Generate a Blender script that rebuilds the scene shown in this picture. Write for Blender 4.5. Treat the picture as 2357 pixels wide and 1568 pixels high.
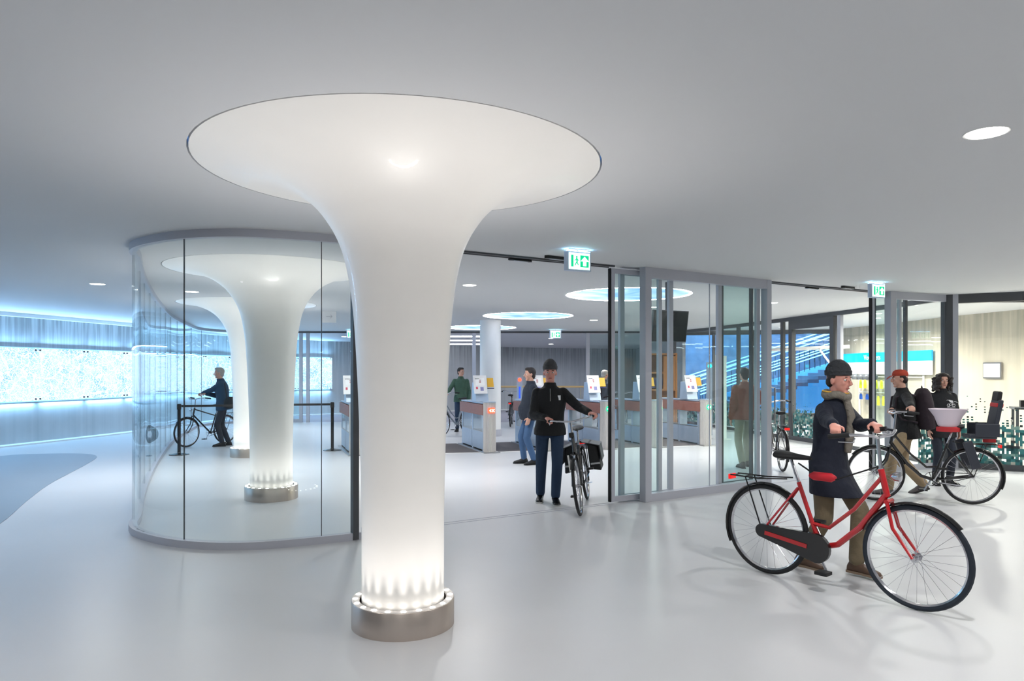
import bpy, bmesh, math, random
from mathutils import Vector, Matrix, Euler
from mathutils.bvhtree import BVHTree
PI = math.pi
V = Vector
for o in list(bpy.data.objects): bpy.data.objects.remove(o)
sc = bpy.context.scene
C = sc.collection
# ------------------------------------------------------------ camera
CAMH = 1.65; CEIL = 2.975; F = 1640.0; YH = 856.0; CX = 1178.5
cd = bpy.data.cameras.new('camera'); cam = bpy.data.objects.new('camera', cd); C.objects.link(cam)
cam.location = (0, 0, CAMH); cam.rotation_euler = (PI/2, 0, 0)
cd.sensor_width = 36; cd.lens = F/2357*36; cd.shift_y = (YH-784)/2357; cd.clip_end = 200; cd.clip_start = .05
sc.camera = cam
# ------------------------------------------------------------ world, view
w = bpy.data.worlds.new('dusk'); sc.world = w; w.use_nodes = True
wb = w.node_tree.nodes['Background']; wb.inputs[0].default_value = (.10, .30, .80, 1); wb.inputs[1].default_value = 1.1
sc.view_settings.view_transform = 'Standard'; sc.view_settings.look = 'None'
sc.view_settings.gamma = 1; sc.view_settings.use_curve_mapping = False
sc.view_settings.exposure = 0.45
sc.cycles.transparent_max_bounces = 40
# ------------------------------------------------------------ lights
def area(name, loc, size, power, col=(1, 1, 1), spread=PI*.9, rot=(0, 0, 0), shape='DISK', size_y=None):
    l = bpy.data.lights.new(name, 'AREA'); l.shape = shape; l.size = size; l.energy = power; l.color = col; l.spread = spread
    if size_y: l.size_y = size_y
    o = bpy.data.objects.new(name, l); o.location = loc; o.rotation_euler = rot; C.objects.link(o); return o
WHITE = (1, .985, .965); SHOPW = (1, .97, .87); BLUE = (.30, .62, 1)
# downlights in view and their neighbours beyond the frame (x, y, power)
DL = [(2.63, 3.95, 62), (-6.26, 10.76, 38), (-.65, 10.9, 55), (5.0, 13.7, 55), (-5.3, 11.8, 40), 
      (2.1, 18.3, 50), (-3.6, 18.3, 50), (-6.4, 20.6, 50), (2.9, 14.6, 50), (4.2, 20.4, 50), (-2.4, 12.6, 45),
      (-3.4, 2.6, 54), (-.3, 1.4, 54), (2.6, .2, 54), (-6.9, 6.0, 46), (6.2, 3.0, 62), (7.0, 8.3, 62), (4.0, 7.2, 58), (-.4, -2.8, 60),
      (9.6, 6.0, 60), (5.6, -1.6, 60), (-4.5, -2.2, 54), (-9.6, 2.0, 42), (10.5, .5, 60), (9.6, 9.0, 40)]
DLS = [(8.83, 12.9, 60), (7.95, 14.15, 60), (8.3, 16.2, 60), (9.0, 17.6, 60), (9.1, 20.2, 60), (7.4, 20.6, 55), (10.1, 12.2, 60)]
DLB = [(1.45, 26.3, 42), (1.6, 29.2, 42), (-3.4, 26.3, 42), (-6.0, 25.5, 26), (4.4, 28.5, 42)]
for x, y, p in DL: area('downlight_lamp', (x, y, CEIL-.03), .17, p*(.43 if y < 3.2 else .47 if y < 9 else .74), WHITE)
for x, y, p in DLS: area('downlight_lamp', (x, y, CEIL-.03), .17, p*1.3, SHOPW)
# ------------------------------------------------------------ materials
def lin(c): return tuple(((v/255.)/12.92 if v <= 10 else ((v/255.+.055)/1.055)**2.4) for v in c)
MATS = {}
def mat(name, rgb, rough=.5, metal=0., emit=0., ecol=None, coat=0., noise=0., nscale=8, bump=0., bdist=.01, spec=None, sss=0, aniso=None, stretch=None):
    if name in MATS: return MATS[name]
    m = bpy.data.materials.new(name); m.use_nodes = True; nt = m.node_tree; b = nt.nodes['Principled BSDF']
    c = lin(rgb)+(1,)
    b.inputs['Base Color'].default_value = c; b.inputs['Roughness'].default_value = rough; b.inputs['Metallic'].default_value = metal
    b.inputs['Coat Weight'].default_value = coat
    if spec is not None: b.inputs['Specular IOR Level'].default_value = spec
    if emit:
        b.inputs['Emission Color'].default_value = (lin(ecol) if ecol else c[:3])+(1,); b.inputs['Emission Strength'].default_value = emit
    tc = nt.nodes.new('ShaderNodeTexCoord'); mp = nt.nodes.new('ShaderNodeMapping'); nz = nt.nodes.new('ShaderNodeTexNoise')
    nt.links.new(tc.outputs['Object'], mp.inputs[0]); nt.links.new(mp.outputs[0], nz.inputs['Vector'])
    if stretch: mp.inputs['Scale'].default_value = stretch
    nz.inputs['Scale'].default_value = nscale; nz.inputs['Detail'].default_value = 4
    if noise:
        mx = nt.nodes.new('ShaderNodeMix'); mx.data_type = 'RGBA'
        mx.inputs[6].default_value = tuple(max(0, v*(1-noise)) for v in c[:3])+(1,); mx.inputs[7].default_value = tuple(min(1, v*(1+noise)) for v in c[:3])+(1,)
        nt.links.new(nz.outputs['Fac'], mx.inputs[0]); nt.links.new(mx.outputs[2], b.inputs['Base Color'])
    if bump:
        bp = nt.nodes.new('ShaderNodeBump'); bp.inputs['Strength'].default_value = bump; bp.inputs['Distance'].default_value = bdist
        nt.links.new(nz.outputs['Fac'], bp.inputs['Height']); nt.links.new(bp.outputs[0], b.inputs['Normal'])
    MATS[name] = m; return m
def glass_mat(name, tint, refl=1.0):
    if name in MATS: return MATS[name]
    m = bpy.data.materials.new(name); m.use_nodes = True; nt = m.node_tree; nt.nodes.clear()
    o = nt.nodes.new('ShaderNodeOutputMaterial'); t = nt.nodes.new('ShaderNodeBsdfTransparent'); g = nt.nodes.new('ShaderNodeBsdfGlossy')
    mx = nt.nodes.new('ShaderNodeMixShader'); 
    ge = nt.nodes.new('ShaderNodeNewGeometry'); dp = nt.nodes.new('ShaderNodeVectorMath'); dp.operation = 'DOT_PRODUCT'; nt.links.new(ge.outputs['Normal'], dp.inputs[0]); nt.links.new(ge.outputs['Incoming'], dp.inputs[1])
    def mth(op, a, b):
        q = nt.nodes.new('ShaderNodeMath'); q.operation = op
        for i, v in enumerate((a, b)):
            if v is None: continue
            if isinstance(v, (int, float)): q.inputs[i].default_value = v
            else: nt.links.new(v, q.inputs[i])
        return q.outputs[0]
    k = mth('SUBTRACT', 1.0, mth('ABSOLUTE', dp.outputs['Value'], None)); sch = mth('MULTIPLY_ADD', mth('POWER', k, 5.0), .94); sch.node.inputs[2].default_value = .035
    mu = nt.nodes.new('ShaderNodeMath'); mu.operation = 'MULTIPLY'; mu.inputs[1].default_value = refl
    t.inputs[0].default_value = tint+(1,); g.inputs['Roughness'].default_value = .0; g.inputs[0].default_value = (1, 1, 1, 1)
    nt.links.new(sch, mu.inputs[0]); nt.links.new(mu.outputs[0], mx.inputs[0]); nt.links.new(t.outputs[0], mx.inputs[1]); nt.links.new(g.outputs[0], mx.inputs[2]); nt.links.new(mx.outputs[0], o.inputs[0])
    MATS[name] = m; return m
def nodes_of(m): return m.node_tree, m.node_tree.nodes['Principled BSDF']
def floor_material():
    m = mat('floor_resin', (198, 199, 201), rough=.34, coat=0, noise=.03, nscale=1.3); nt, b = nodes_of(m)
    b.inputs['Specular IOR Level'].default_value = .35
    n2 = nt.nodes.new('ShaderNodeTexNoise'); n2.inputs['Scale'].default_value = 260; bp = nt.nodes.new('ShaderNodeBump'); bp.inputs['Strength'].default_value = .12; bp.inputs['Distance'].default_value = .002
    tc = nt.nodes.new('ShaderNodeTexCoord'); nt.links.new(tc.outputs['Object'], n2.inputs[0]); nt.links.new(n2.outputs[0], bp.inputs['Height']); nt.links.new(bp.outputs[0], b.inputs['Normal'])
    return m
def concrete_material(name, c1, c2, stain=(70, 70, 70), stain_amt=.5, us=1.0):
    """board-marked concrete; uses UV where u is metres along the wall, v height"""
    m = mat(name, c1, rough=.75); nt, b = nodes_of(m)
    uv = nt.nodes.new('ShaderNodeUVMap')
    def noise(sx, sy, scale, det=4):
        mp = nt.nodes.new('ShaderNodeMapping'); mp.inputs['Scale'].default_value = (sx*us, sy, 1)
        n = nt.nodes.new('ShaderNodeTexNoise'); n.inputs['Scale'].default_value = scale; n.inputs['Detail'].default_value = det
        nt.links.new(uv.outputs[0], mp.inputs[0]); nt.links.new(mp.outputs[0], n.inputs[0]); return n
    board = noise(4.5, .03, 1.1, 3); streak = noise(9, .30, 1.5, 6); blot = noise(.7, .7, 1.5, 5)
    r = nt.nodes.new('ShaderNodeValToRGB'); r.color_ramp.elements[0].position = .3; r.color_ramp.elements[1].position = .7
    r.color_ramp.elements[0].color = lin(c2)+(1,); r.color_ramp.elements[1].color = lin(c1)+(1,)
    nt.links.new(board.outputs[0], r.inputs[0])
    r2 = nt.nodes.new('ShaderNodeValToRGB'); r2.color_ramp.elements[0].position = .42; r2.color_ramp.elements[1].position = .6
    nt.links.new(streak.outputs[0], r2.inputs[0])
    sp = nt.nodes.new('ShaderNodeSeparateXYZ'); nt.links.new(uv.outputs[0], sp.inputs[0])
    mr = nt.nodes.new('ShaderNodeMapRange'); mr.inputs[1].default_value = 1.6; mr.inputs[2].default_value = 3.0; nt.links.new(sp.outputs[1], mr.inputs[0])
    m1 = nt.nodes.new('ShaderNodeMath'); m1.operation = 'MULTIPLY'; inv = nt.nodes.new('ShaderNodeMath'); inv.operation = 'SUBTRACT'; inv.inputs[0].default_value = 1
    nt.links.new(r2.outputs[0], inv.inputs[1]); nt.links.new(inv.outputs[0], m1.inputs[0]); nt.links.new(mr.outputs[0], m1.inputs[1])
    m2 = nt.nodes.new('ShaderNodeMath'); m2.operation = 'MULTIPLY'; m2.inputs[1].default_value = stain_amt; nt.links.new(m1.outputs[0], m2.inputs[0])
    mx = nt.nodes.new('ShaderNodeMix'); mx.data_type = 'RGBA'; mx.inputs[7].default_value = lin(stain)+(1,)
    nt.links.new(m2.outputs[0], mx.inputs[0]); nt.links.new(r.outputs[0], mx.inputs[6])
    mx2 = nt.nodes.new('ShaderNodeMix'); mx2.data_type = 'RGBA'; mx2.blend_type = 'MULTIPLY'; mx2.inputs[0].default_value = .35
    nt.links.new(mx.outputs[2], mx2.inputs[6]); nt.links.new(blot.outputs[0], mx2.inputs[7]); nt.links.new(mx2.outputs[2], b.inputs['Base Color'])
    bp = nt.nodes.new('ShaderNodeBump'); bp.inputs['Strength'].default_value = .12; bp.inputs['Distance'].default_value = .004
    nt.links.new(board.outputs[0], bp.inputs['Height']); nt.links.new(bp.outputs[0], b.inputs['Normal'])
    return m
def map_material():
    m = bpy.data.materials.new('backlit_map'); m.use_nodes = True; nt = m.node_tree; b = nt.nodes['Principled BSDF']
    uv = nt.nodes.new('ShaderNodeUVMap')
    def vor(scale, feat='DISTANCE_TO_EDGE', rx=0):
        mp = nt.nodes.new('ShaderNodeMapping'); mp.inputs['Rotation'].default_value = (0, 0, rx)
        v = nt.nodes.new('ShaderNodeTexVoronoi'); v.feature = feat; v.inputs['Scale'].default_value = scale
        wn = nt.nodes.new('ShaderNodeTexNoise'); wn.inputs['Scale'].default_value = 3.0; nt.links.new(uv.outputs[0], wn.inputs['Vector'])
        wa = nt.nodes.new('ShaderNodeVectorMath'); wa.operation = 'MULTIPLY_ADD'; wa.inputs[1].default_value = (.25, .25, 0); nt.links.new(wn.outputs['Color'], wa.inputs[0]); nt.links.new(uv.outputs[0], wa.inputs[2])
        nt.links.new(wa.outputs[0], mp.inputs[0]); nt.links.new(mp.outputs[0], v.inputs['Vector']); return v
    a = vor(26); c = vor(6.5, rx=.5); d = vor(60, 'F1')
    lt = nt.nodes.new('ShaderNodeMath'); lt.operation = 'LESS_THAN'; lt.inputs[1].default_value = .06; nt.links.new(a.outputs[0], lt.inputs[0])
    lt2 = nt.nodes.new('ShaderNodeMath'); lt2.operation = 'LESS_THAN'; lt2.inputs[1].default_value = .045; nt.links.new(c.outputs[0], lt2.inputs[0])
    mxx = nt.nodes.new('ShaderNodeMath'); mxx.operation = 'MAXIMUM'; nt.links.new(lt.outputs[0], mxx.inputs[0]); nt.links.new(lt2.outputs[0], mxx.inputs[1])
    nz = nt.nodes.new('ShaderNodeTexNoise'); nz.inputs['Scale'].default_value = 2.2; nz.inputs['Detail'].default_value = 5; nt.links.new(uv.outputs[0], nz.inputs['Vector'])
    r = nt.nodes.new('ShaderNodeValToRGB'); r.color_ramp.elements[0].position = .36; r.color_ramp.elements[1].position = .56
    r.color_ramp.elements[0].color = (.18, .48, .95, 1); r.color_ramp.elements[1].color = (.50, .80, 1.12, 1); nt.links.new(nz.outputs[0], r.inputs[0])
    mx = nt.nodes.new('ShaderNodeMix'); mx.data_type = 'RGBA'; mx.inputs[7].default_value = (.92, 1.15, 1.5, 1)
    nt.links.new(mxx.outputs[0], mx.inputs[0]); nt.links.new(r.outputs[0], mx.inputs[6])
    bl = nt.nodes.new('ShaderNodeMix'); bl.data_type = 'RGBA'; bl.blend_type = 'MULTIPLY'; bl.inputs[0].default_value = .25
    nt.links.new(mx.outputs[2], bl.inputs[6]); nt.links.new(d.outputs['Color'], bl.inputs[7])
    b.inputs['Base Color'].default_value = (.04, .05, .06, 1); b.inputs['Roughness'].default_value = .2
    nt.links.new(bl.outputs[2], b.inputs['Emission Color']); b.inputs['Emission Strength'].default_value = 1.1
    return m
M_floor = floor_material()
M_floor_back = mat('floor_ramp', (160, 158, 168), rough=.5, noise=.05, nscale=2)
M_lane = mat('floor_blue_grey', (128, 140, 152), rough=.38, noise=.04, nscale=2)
M_ceil = mat('ceiling_plaster', (206, 207, 209), rough=.7, noise=.012, nscale=.8)
M_white = mat('white_paint', (232, 232, 230), rough=.4)
M_col = mat('column_plaster', (248, 245, 240), rough=.42, noise=.02, nscale=3, coat=.12, stretch=(1, 1, 3), bump=.03)
M_dark = mat('dark_gap', (18, 18, 20), rough=.8)
M_frame = mat('anodised_grey', (182, 184, 193), rough=.45, metal=.15)
M_framed = mat('dark_grey_frame', (74, 76, 80), rough=.45, metal=.1)
M_black = mat('black_rubber', (20, 20, 22), rough=.6)
M_blackg = mat('black_gloss', (16, 16, 18), rough=.25)
M_steel = mat('brushed_steel', (168, 166, 165), rough=.3, metal=.95, noise=.06, nscale=30, stretch=(1, 1, .05))
M_ring = mat('ring_steel', (196, 184, 174), rough=.34, metal=.9, noise=.07, nscale=14, stretch=(1, 1, .02))
M_ringt = mat('ring_top_steel', (225, 220, 216), rough=.5, metal=.1)
M_chrome = mat('chrome', (200, 200, 205), rough=.15, metal=1)
M_lens = mat('lamp_lens', (255, 255, 255), emit=9, ecol=(255, 250, 242))
M_led = mat('led_white', (255, 255, 255), emit=5.5, ecol=(245, 248, 255))
M_dlens = mat('downlight_lens', (255, 255, 255), emit=6, ecol=(255, 252, 246))
M_glass = glass_mat('clear_glass', (.955, .985, .985), .8)
M_glass_s = glass_mat('clear_glass_flat', (.975, .99, .988), .8)
M_glass_g = glass_mat('green_glass', (.895, .96, .95), .9)
M_wood = mat('brown_wood_panel', (150, 98, 84), rough=.5, noise=.16, nscale=6, stretch=(1, 1, 6))
M_oak = mat('orange_oak', (170, 118, 66), rough=.5, noise=.18, nscale=5, stretch=(6, 6, 1))
M_conc = concrete_material('blue_grey_concrete', (204, 207, 208), (184, 188, 191), stain=(80, 76, 78), stain_amt=.5)
M_concf = concrete_material('far_concrete', (192, 192, 197), (186, 186, 192), stain=(150, 150, 154), stain_amt=.1, us=.3)
M_beige = concrete_material('beige_concrete', (216, 207, 188), (200, 192, 173), stain=(158, 154, 140), stain_amt=.6, us=.7)
M_map = map_material()
M_mat = mat('floor_mat', (104, 99, 100), rough=.9, noise=.1, nscale=60)
# ------------------------------------------------------------ mesh helpers
def basis(d):
    d = d.normalized(); a = V((0, 0, 1)) if abs(d.z) < .95 else V((1, 0, 0))
    x = d.cross(a).normalized(); return x, x.cross(d).normalized()*-1
class B:
    def __init__(s): s.v = []; s.f = []; s.uv = None
    def add(s, vs, fs):
        n = len(s.v); s.v += [V(p) for p in vs]; s.f += [tuple(n+i for i in f) for f in fs]; return s
    def box(s, c, size, rot=None):
        hx, hy, hz = size[0]/2, size[1]/2, size[2]/2
        ps = [V((x, y, z)) for x in (-hx, hx) for y in (-hy, hy) for z in (-hz, hz)]
        if rot is not None:
            R = rot if isinstance(rot, Matrix) else Euler(rot).to_matrix()
            ps = [R @ p for p in ps]
        return s.add([p+V(c) for p in ps], [(0, 1, 3, 2), (4, 6, 7, 5), (0, 4, 5, 1), (2, 3, 7, 6), (0, 2, 6, 4), (1, 5, 7, 3)])
    def beam(s, a, b, w, z0, z1):
        """vertical slab between plan points a and b, width w"""
        a = V((a[0], a[1], 0)); b = V((b[0], b[1], 0)); d = (b-a).normalized(); n = V((-d.y, d.x, 0))*w/2
        return s.prism([a+n, b+n, b-n, a-n], z0, z1)
    def prism(s, poly, z0, z1):
        n = len(poly); vs = [(p[0], p[1], z0) for p in poly]+[(p[0], p[1], z1) for p in poly]
        return s.add(vs, [tuple(range(n))[::-1], tuple(range(n, 2*n))]+[(i, (i+1) % n, n+(i+1) % n, n+i) for i in range(n)])
    def tube(s, pts, r, n=8, closed=False, cap=True):
        pts = [V(p) for p in pts]; k = len(pts); rs = r if isinstance(r, (list, tuple)) else [r]*k
        T = []
        for i in range(k):
            if closed: t = pts[(i+1) % k]-pts[i-1]
            else: t = pts[min(i+1, k-1)]-pts[max(i-1, 0)]
            T.append(t.normalized())
        x, y = basis(T[0]); vs = []
        for i in range(k):
            x = (x-T[i]*x.dot(T[i]));
            if x.length < 1e-5: x, _ = basis(T[i])
            x.normalize(); y = T[i].cross(x)
            for j in range(n):
                a = 2*PI*j/n; vs.append(pts[i]+(x*math.cos(a)+y*math.sin(a))*rs[i])
        fs = []
        for i in range(k if closed else k-1):
            for j in range(n):
                i2 = (i+1) % k; fs.append((i*n+j, i*n+(j+1) % n, i2*n+(j+1) % n, i2*n+j))
        if cap and not closed: fs += [tuple(range(n))[::-1], tuple(range((k-1)*n, k*n))]
        return s.add(vs, fs)
    def loft(s, secs, n=16):
        """secs: (centre, axis1, axis2) with axes carrying the radii"""
        vs = []
        for c, a, b in secs:
            for j in range(n):
                t = 2*PI*j/n; vs.append(V(c)+a*math.cos(t)+b*math.sin(t))
        k = len(secs); fs = [(i*n+j, i*n+(j+1) % n, (i+1)*n+(j+1) % n, (i+1)*n+j) for i in range(k-1) for j in range(n)]
        fs += [tuple(range(n))[::-1], tuple(range((k-1)*n, k*n))]
        return s.add(vs, fs)
    def lathe(s, prof, c=(0, 0, 0), n=32, caps=True):
        vs = []; c = V(c)
        for r, z in prof:
            for j in range(n):
                t = 2*PI*j/n; vs.append(c+V((r*math.cos(t), r*math.sin(t), z)))
        k = len(prof); fs = [(i*n+j, i*n+(j+1) % n, (i+1)*n+(j+1) % n, (i+1)*n+j) for i in range(k-1) for j in range(n)]
        if caps: fs += [tuple(range(n))[::-1], tuple(range((k-1)*n, k*n))]
        return s.add(vs, fs)
    def ell(s, c, a, b, d, n=14, m=9):
        """ellipsoid with axis vectors a, b, d"""
        c = V(c); vs = [c-d]
        for i in range(1, m):
            ph = -PI/2+PI*i/m
            for j in range(n):
                t = 2*PI*j/n; vs.append(c+(a*math.cos(t)+b*math.sin(t))*math.cos(ph)+d*math.sin(ph))
        vs.append(c+d); fs = [(0, 1+(j+1) % n, 1+j) for j in range(n)]
        for i in range(m-2):
            for j in range(n): fs.append((1+i*n+j, 1+i*n+(j+1) % n, 1+(i+1)*n+(j+1) % n, 1+(i+1)*n+j))
        l = len(vs)-1; fs += [(l, 1+(m-2)*n+j, 1+(m-2)*n+(j+1) % n) for j in range(n)]
        return s.add(vs, fs)
    def sph(s, c, r, n=12, m=8): return s.ell(c, V((r, 0, 0)), V((0, r, 0)), V((0, 0, r)), n, m)
    def cap(s, a, b, ra, rb, n=12):
        """tapered limb with rounded ends"""
        a = V(a); b = V(b); d = (b-a); L = d.length
        if L < 1e-6: return s.sph(a, ra)
        d /= L; x, y = basis(d); secs = []
        for t in (-1, -.8, -.45, 0): secs.append((a+d*ra*t, x*ra*max(.05, math.sqrt(1-t*t)), y*ra*max(.05, math.sqrt(1-t*t))))
        for t in (0, .45, .8, 1): secs.append((b+d*rb*t, x*rb*max(.05, math.sqrt(1-t*t)), y*rb*max(.05, math.sqrt(1-t*t))))
        return s.loft(secs, n)
    def strip(s, pts, z0, z1, th, uv=False):
        """wall following plan points, with thickness th to the left of travel"""
        P = [V((p[0], p[1], 0)) for p in pts]; k = len(P); N = []
        for i in range(k):
            t = (P[min(i+1, k-1)]-P[max(i-1, 0)]).normalized(); N.append(V((-t.y, t.x, 0)))
        n0 = len(s.v); vs = []
        for i in range(k):
            for q in (P[i], P[i]+N[i]*th):
                vs += [V((q.x, q.y, z0)), V((q.x, q.y, z1))]
        fs = []
        for i in range(k-1):
            a = i*4; b = a+4
            fs += [(a, b, b+1, a+1), (a+2, a+3, b+3, b+2), (a+1, b+1, b+3, a+3), (a, a+2, b+2, b)]
        fs += [(0, 1, 3, 2), (4*k-4, 4*k-2, 4*k-1, 4*k-3)]
        s.add(vs, fs)
        if uv:
            d = 0; us = []
            for i in range(k):
                if i: d += (P[i]-P[i-1]).length
                us += [(d, z0), (d, z1)]*2
            s.uv = (s.uv or [])+us
        return s
def finish(me, m, smooth, uvs=None):
    if m: me.materials.append(m)
    if smooth:
        me.polygons.foreach_set('use_smooth', [True]*len(me.polygons)); me.set_sharp_from_angle(angle=math.radians(smooth if smooth > 1 else 38))
def obj(name, b, m, parent=None, smooth=True, bevel=0, off=None, kind=None, label=None):
    me = bpy.data.meshes.new(name)
    vs = b.v if off is None else [p-off for p in b.v]
    me.from_pydata([tuple(p) for p in vs], [], b.f)
    bm = bmesh.new(); bm.from_mesh(me); bmesh.ops.recalc_face_normals(bm, faces=bm.faces); bm.to_mesh(me); bm.free()
    if b.uv and len(b.uv) == len(b.v):
        ul = me.uv_layers.new(name='UVMap')
        for l in me.loops: ul.data[l.index].uv = b.uv[l.vertex_index]
    finish(me, m, smooth)
    o = bpy.data.objects.new(name, me); C.objects.link(o)
    if parent: o.parent = parent
    if bevel:
        md = o.modifiers.new('bevel', 'BEVEL'); md.width = bevel; md.segments = 2; md.limit_method = 'ANGLE'; md.angle_limit = math.radians(40)
    if kind: o['kind'] = kind
    if label: o['label'] = label
    return o
def tag(o, label, cat, group=None):
    o['label'] = label; o['category'] = cat
    if group: o['group'] = group
    return o
def thing(name, label, cat, loc=(0, 0, 0), rz=0, group=None):
    o = bpy.data.objects.new(name, None); C.objects.link(o); o.location = loc; o.rotation_euler = (0, 0, rz)
    o.empty_display_size = .2; return tag(o, label, cat, group)
def struct(name, label=None, loc=(0, 0, 0)):
    o = bpy.data.objects.new(name, None); C.objects.link(o); o.location = loc; o['kind'] = 'structure'
    if label: o['label'] = label
    return o
def fuse(b, voxel, it=4, off=None):
    me = bpy.data.meshes.new('t'); me.from_pydata([tuple(p if off is None else p-off) for p in b.v], [], b.f)
    bm = bmesh.new(); bm.from_mesh(me); bmesh.ops.recalc_face_normals(bm, faces=bm.faces); bm.to_mesh(me); bm.free()
    o = bpy.data.objects.new('t', me); C.objects.link(o)
    r = o.modifiers.new('r', 'REMESH'); r.mode = 'VOXEL'; r.voxel_size = voxel
    sm = o.modifiers.new('s', 'SMOOTH'); sm.factor = .5; sm.iterations = it
    dg = bpy.context.evaluated_depsgraph_get(); dg.update()
    res = bpy.data.meshes.new_from_object(o.evaluated_get(dg)); bpy.data.objects.remove(o); return res
def fobj(name, b, m, parent, voxel, it=4, off=None, label=None):
    me = fuse(b, voxel, it, off); me.materials.clear(); finish(me, m, 80)
    o = bpy.data.objects.new(name, me); C.objects.link(o); o.parent = parent
    if label: o['label'] = label
    return o
def clone(o, parent=None):
    c = o.copy(); C.objects.link(c); c.parent = parent
    for ch in [x for x in ALLCH.get(o.name, [])]: clone(ch, c)
    return c
ALLCH = {}
def index_children():
    ALLCH.clear()
    for o in C.objects:
        if o.parent: ALLCH.setdefault(o.parent.name, []).append(o)
def smoothpath(pts, sub=6):
    P = [V((p[0], p[1], 0)) for p in pts]; P = [P[0]*2-P[1]]+P+[P[-1]*2-P[-2]]; out = []
    for i in range(1, len(P)-2):
        for k in range(sub):
            t = k/sub; a, b, c, d = P[i-1:i+3]
            out.append(.5*((2*b)+(c-a)*t+(2*a-5*b+4*c-d)*t*t+(3*b-a-3*c+d)*t**3))
    out.append(P[-2]); return out
def arcdist(P):
    d = [0]
    for i in range(1, len(P)): d.append(d[-1]+(P[i]-P[i-1]).length)
    return d
def cutpath(P, s0, s1):
    d = arcdist(P); out = []
    def at(s):
        for i in range(1, len(P)):
            if d[i] >= s: return P[i-1].lerp(P[i], (s-d[i-1])/max(1e-9, d[i]-d[i-1]))
        return P[-1].copy()
    out = [at(s0)]+[P[i].copy() for i in range(len(P)) if s0+.01 < d[i] < s1-.01]+[at(s1)]; return out
def text_mesh(txt, size, m, parent, mtx, name='lettering', extrude=.001):
    cu = bpy.data.curves.new(name, 'FONT'); cu.body = txt; cu.size = size; cu.extrude = extrude
    o = bpy.data.objects.new(name, cu); C.objects.link(o)
    dg = bpy.context.evaluated_depsgraph_get(); me = bpy.data.meshes.new_from_object(o.evaluated_get(dg)); bpy.data.objects.remove(o)
    me.transform(mtx); me.materials.clear(); me.materials.append(m)
    r = bpy.data.objects.new(name, me); C.objects.link(r); r.parent = parent; return r
# ============================================================ SETTING
COLS = [(-.715, 4.68), (-3.14, 9.30), (-5.16, 13.93)]
RIM = 1.285
SKY = [(2.0, 12.25, 1.07), (.38, 16.9, 1.07), (-.95, 21.4, 1.07)]
enc = [(-7.4, 23.3), (-8.5, 23.15), (-9.2, 22.4), (-9.38, 21.3), (-8.9, 19.6), (-7.96, 16.7), (-6.64, 13.4), (-5.5, 10.75), (-4.74, 9.1), (-4.42, 8.45), (-4.13, 7.85),
       (-3.95, 7.42), (-3.70, 7.10), (-3.32, 6.82), (-3.0, 6.68), (-2.66, 6.62), (-2.30, 6.66), (-1.83, 6.86), (-1.50, 7.04)]
ENC = smoothpath(enc, 5)
line = [(-1.50, 7.04), (-.72, 7.62), (.2, 8.19), (1.30, 8.85), (1.70, 9.05), (2.7, 9.68), (3.73, 10.35), (5.0, 11.1), (6.2, 11.75), (7.5, 12.32)]
LINE = smoothpath(line, 5)
shopw = [(7.5, 12.32), (7.36, 14.4), (6.64, 18.2), (5.95, 21.3), (5.3, 23.1)]
SHOP = smoothpath(shopw, 5)
SHOPF = [V((7.5, 12.32, 0)), V((8.45, 11.8, 0)), V((11.6, 10.3, 0))]
def fill_plate(name, outer, holes, z, th, m, flip=False):
    bm = bmesh.new(); edges = []
    for loop in [outer]+holes:
        vs = [bm.verts.new((p[0], p[1], z)) for p in loop]
        edges += [bm.edges.new((vs[i], vs[(i+1) % len(vs)])) for i in range(len(vs))]
    bmesh.ops.triangle_fill(bm, use_beauty=True, use_dissolve=False, edges=edges)
    g = bmesh.ops.extrude_face_region(bm, geom=list(bm.faces))
    for e in g['geom']:
        if isinstance(e, bmesh.types.BMVert): e.co.z += th
    bmesh.ops.recalc_face_normals(bm, faces=bm.faces)
    me = bpy.data.meshes.new(name); bm.to_mesh(me); bm.free(); me.materials.append(m)
    o = bpy.data.objects.new(name, me); C.objects.link(o); o['kind'] = 'structure'; return o
def circ(x, y, r, n=64): return [(x+r*math.cos(2*PI*i/n), y+r*math.sin(2*PI*i/n)) for i in range(n)]
# floor
o = obj('floor', B().prism([(-15, -6), (14, -6), (14, 23.4), (5.3, 23.4), (-15, 23.4)], -.2, 0), M_floor, smooth=0); o['kind'] = 'structure'
o = obj('floor_back', B().prism([(-15, 23.4), (5.6, 23.4), (5.6, 33), (-15, 33)], -.2, 0), M_floor_back, smooth=0); o['kind'] = 'structure'
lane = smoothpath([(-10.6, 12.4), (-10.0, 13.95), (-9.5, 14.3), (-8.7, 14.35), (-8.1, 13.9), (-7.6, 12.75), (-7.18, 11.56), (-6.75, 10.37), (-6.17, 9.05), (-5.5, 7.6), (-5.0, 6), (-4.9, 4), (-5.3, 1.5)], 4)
o = obj('floor_lane', B().prism([(p.x, p.y) for p in lane]+[(-9.5, 1.5), (-10.4, 6)], 0, .004), M_lane, smooth=0); o['kind'] = 'structure'
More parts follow.
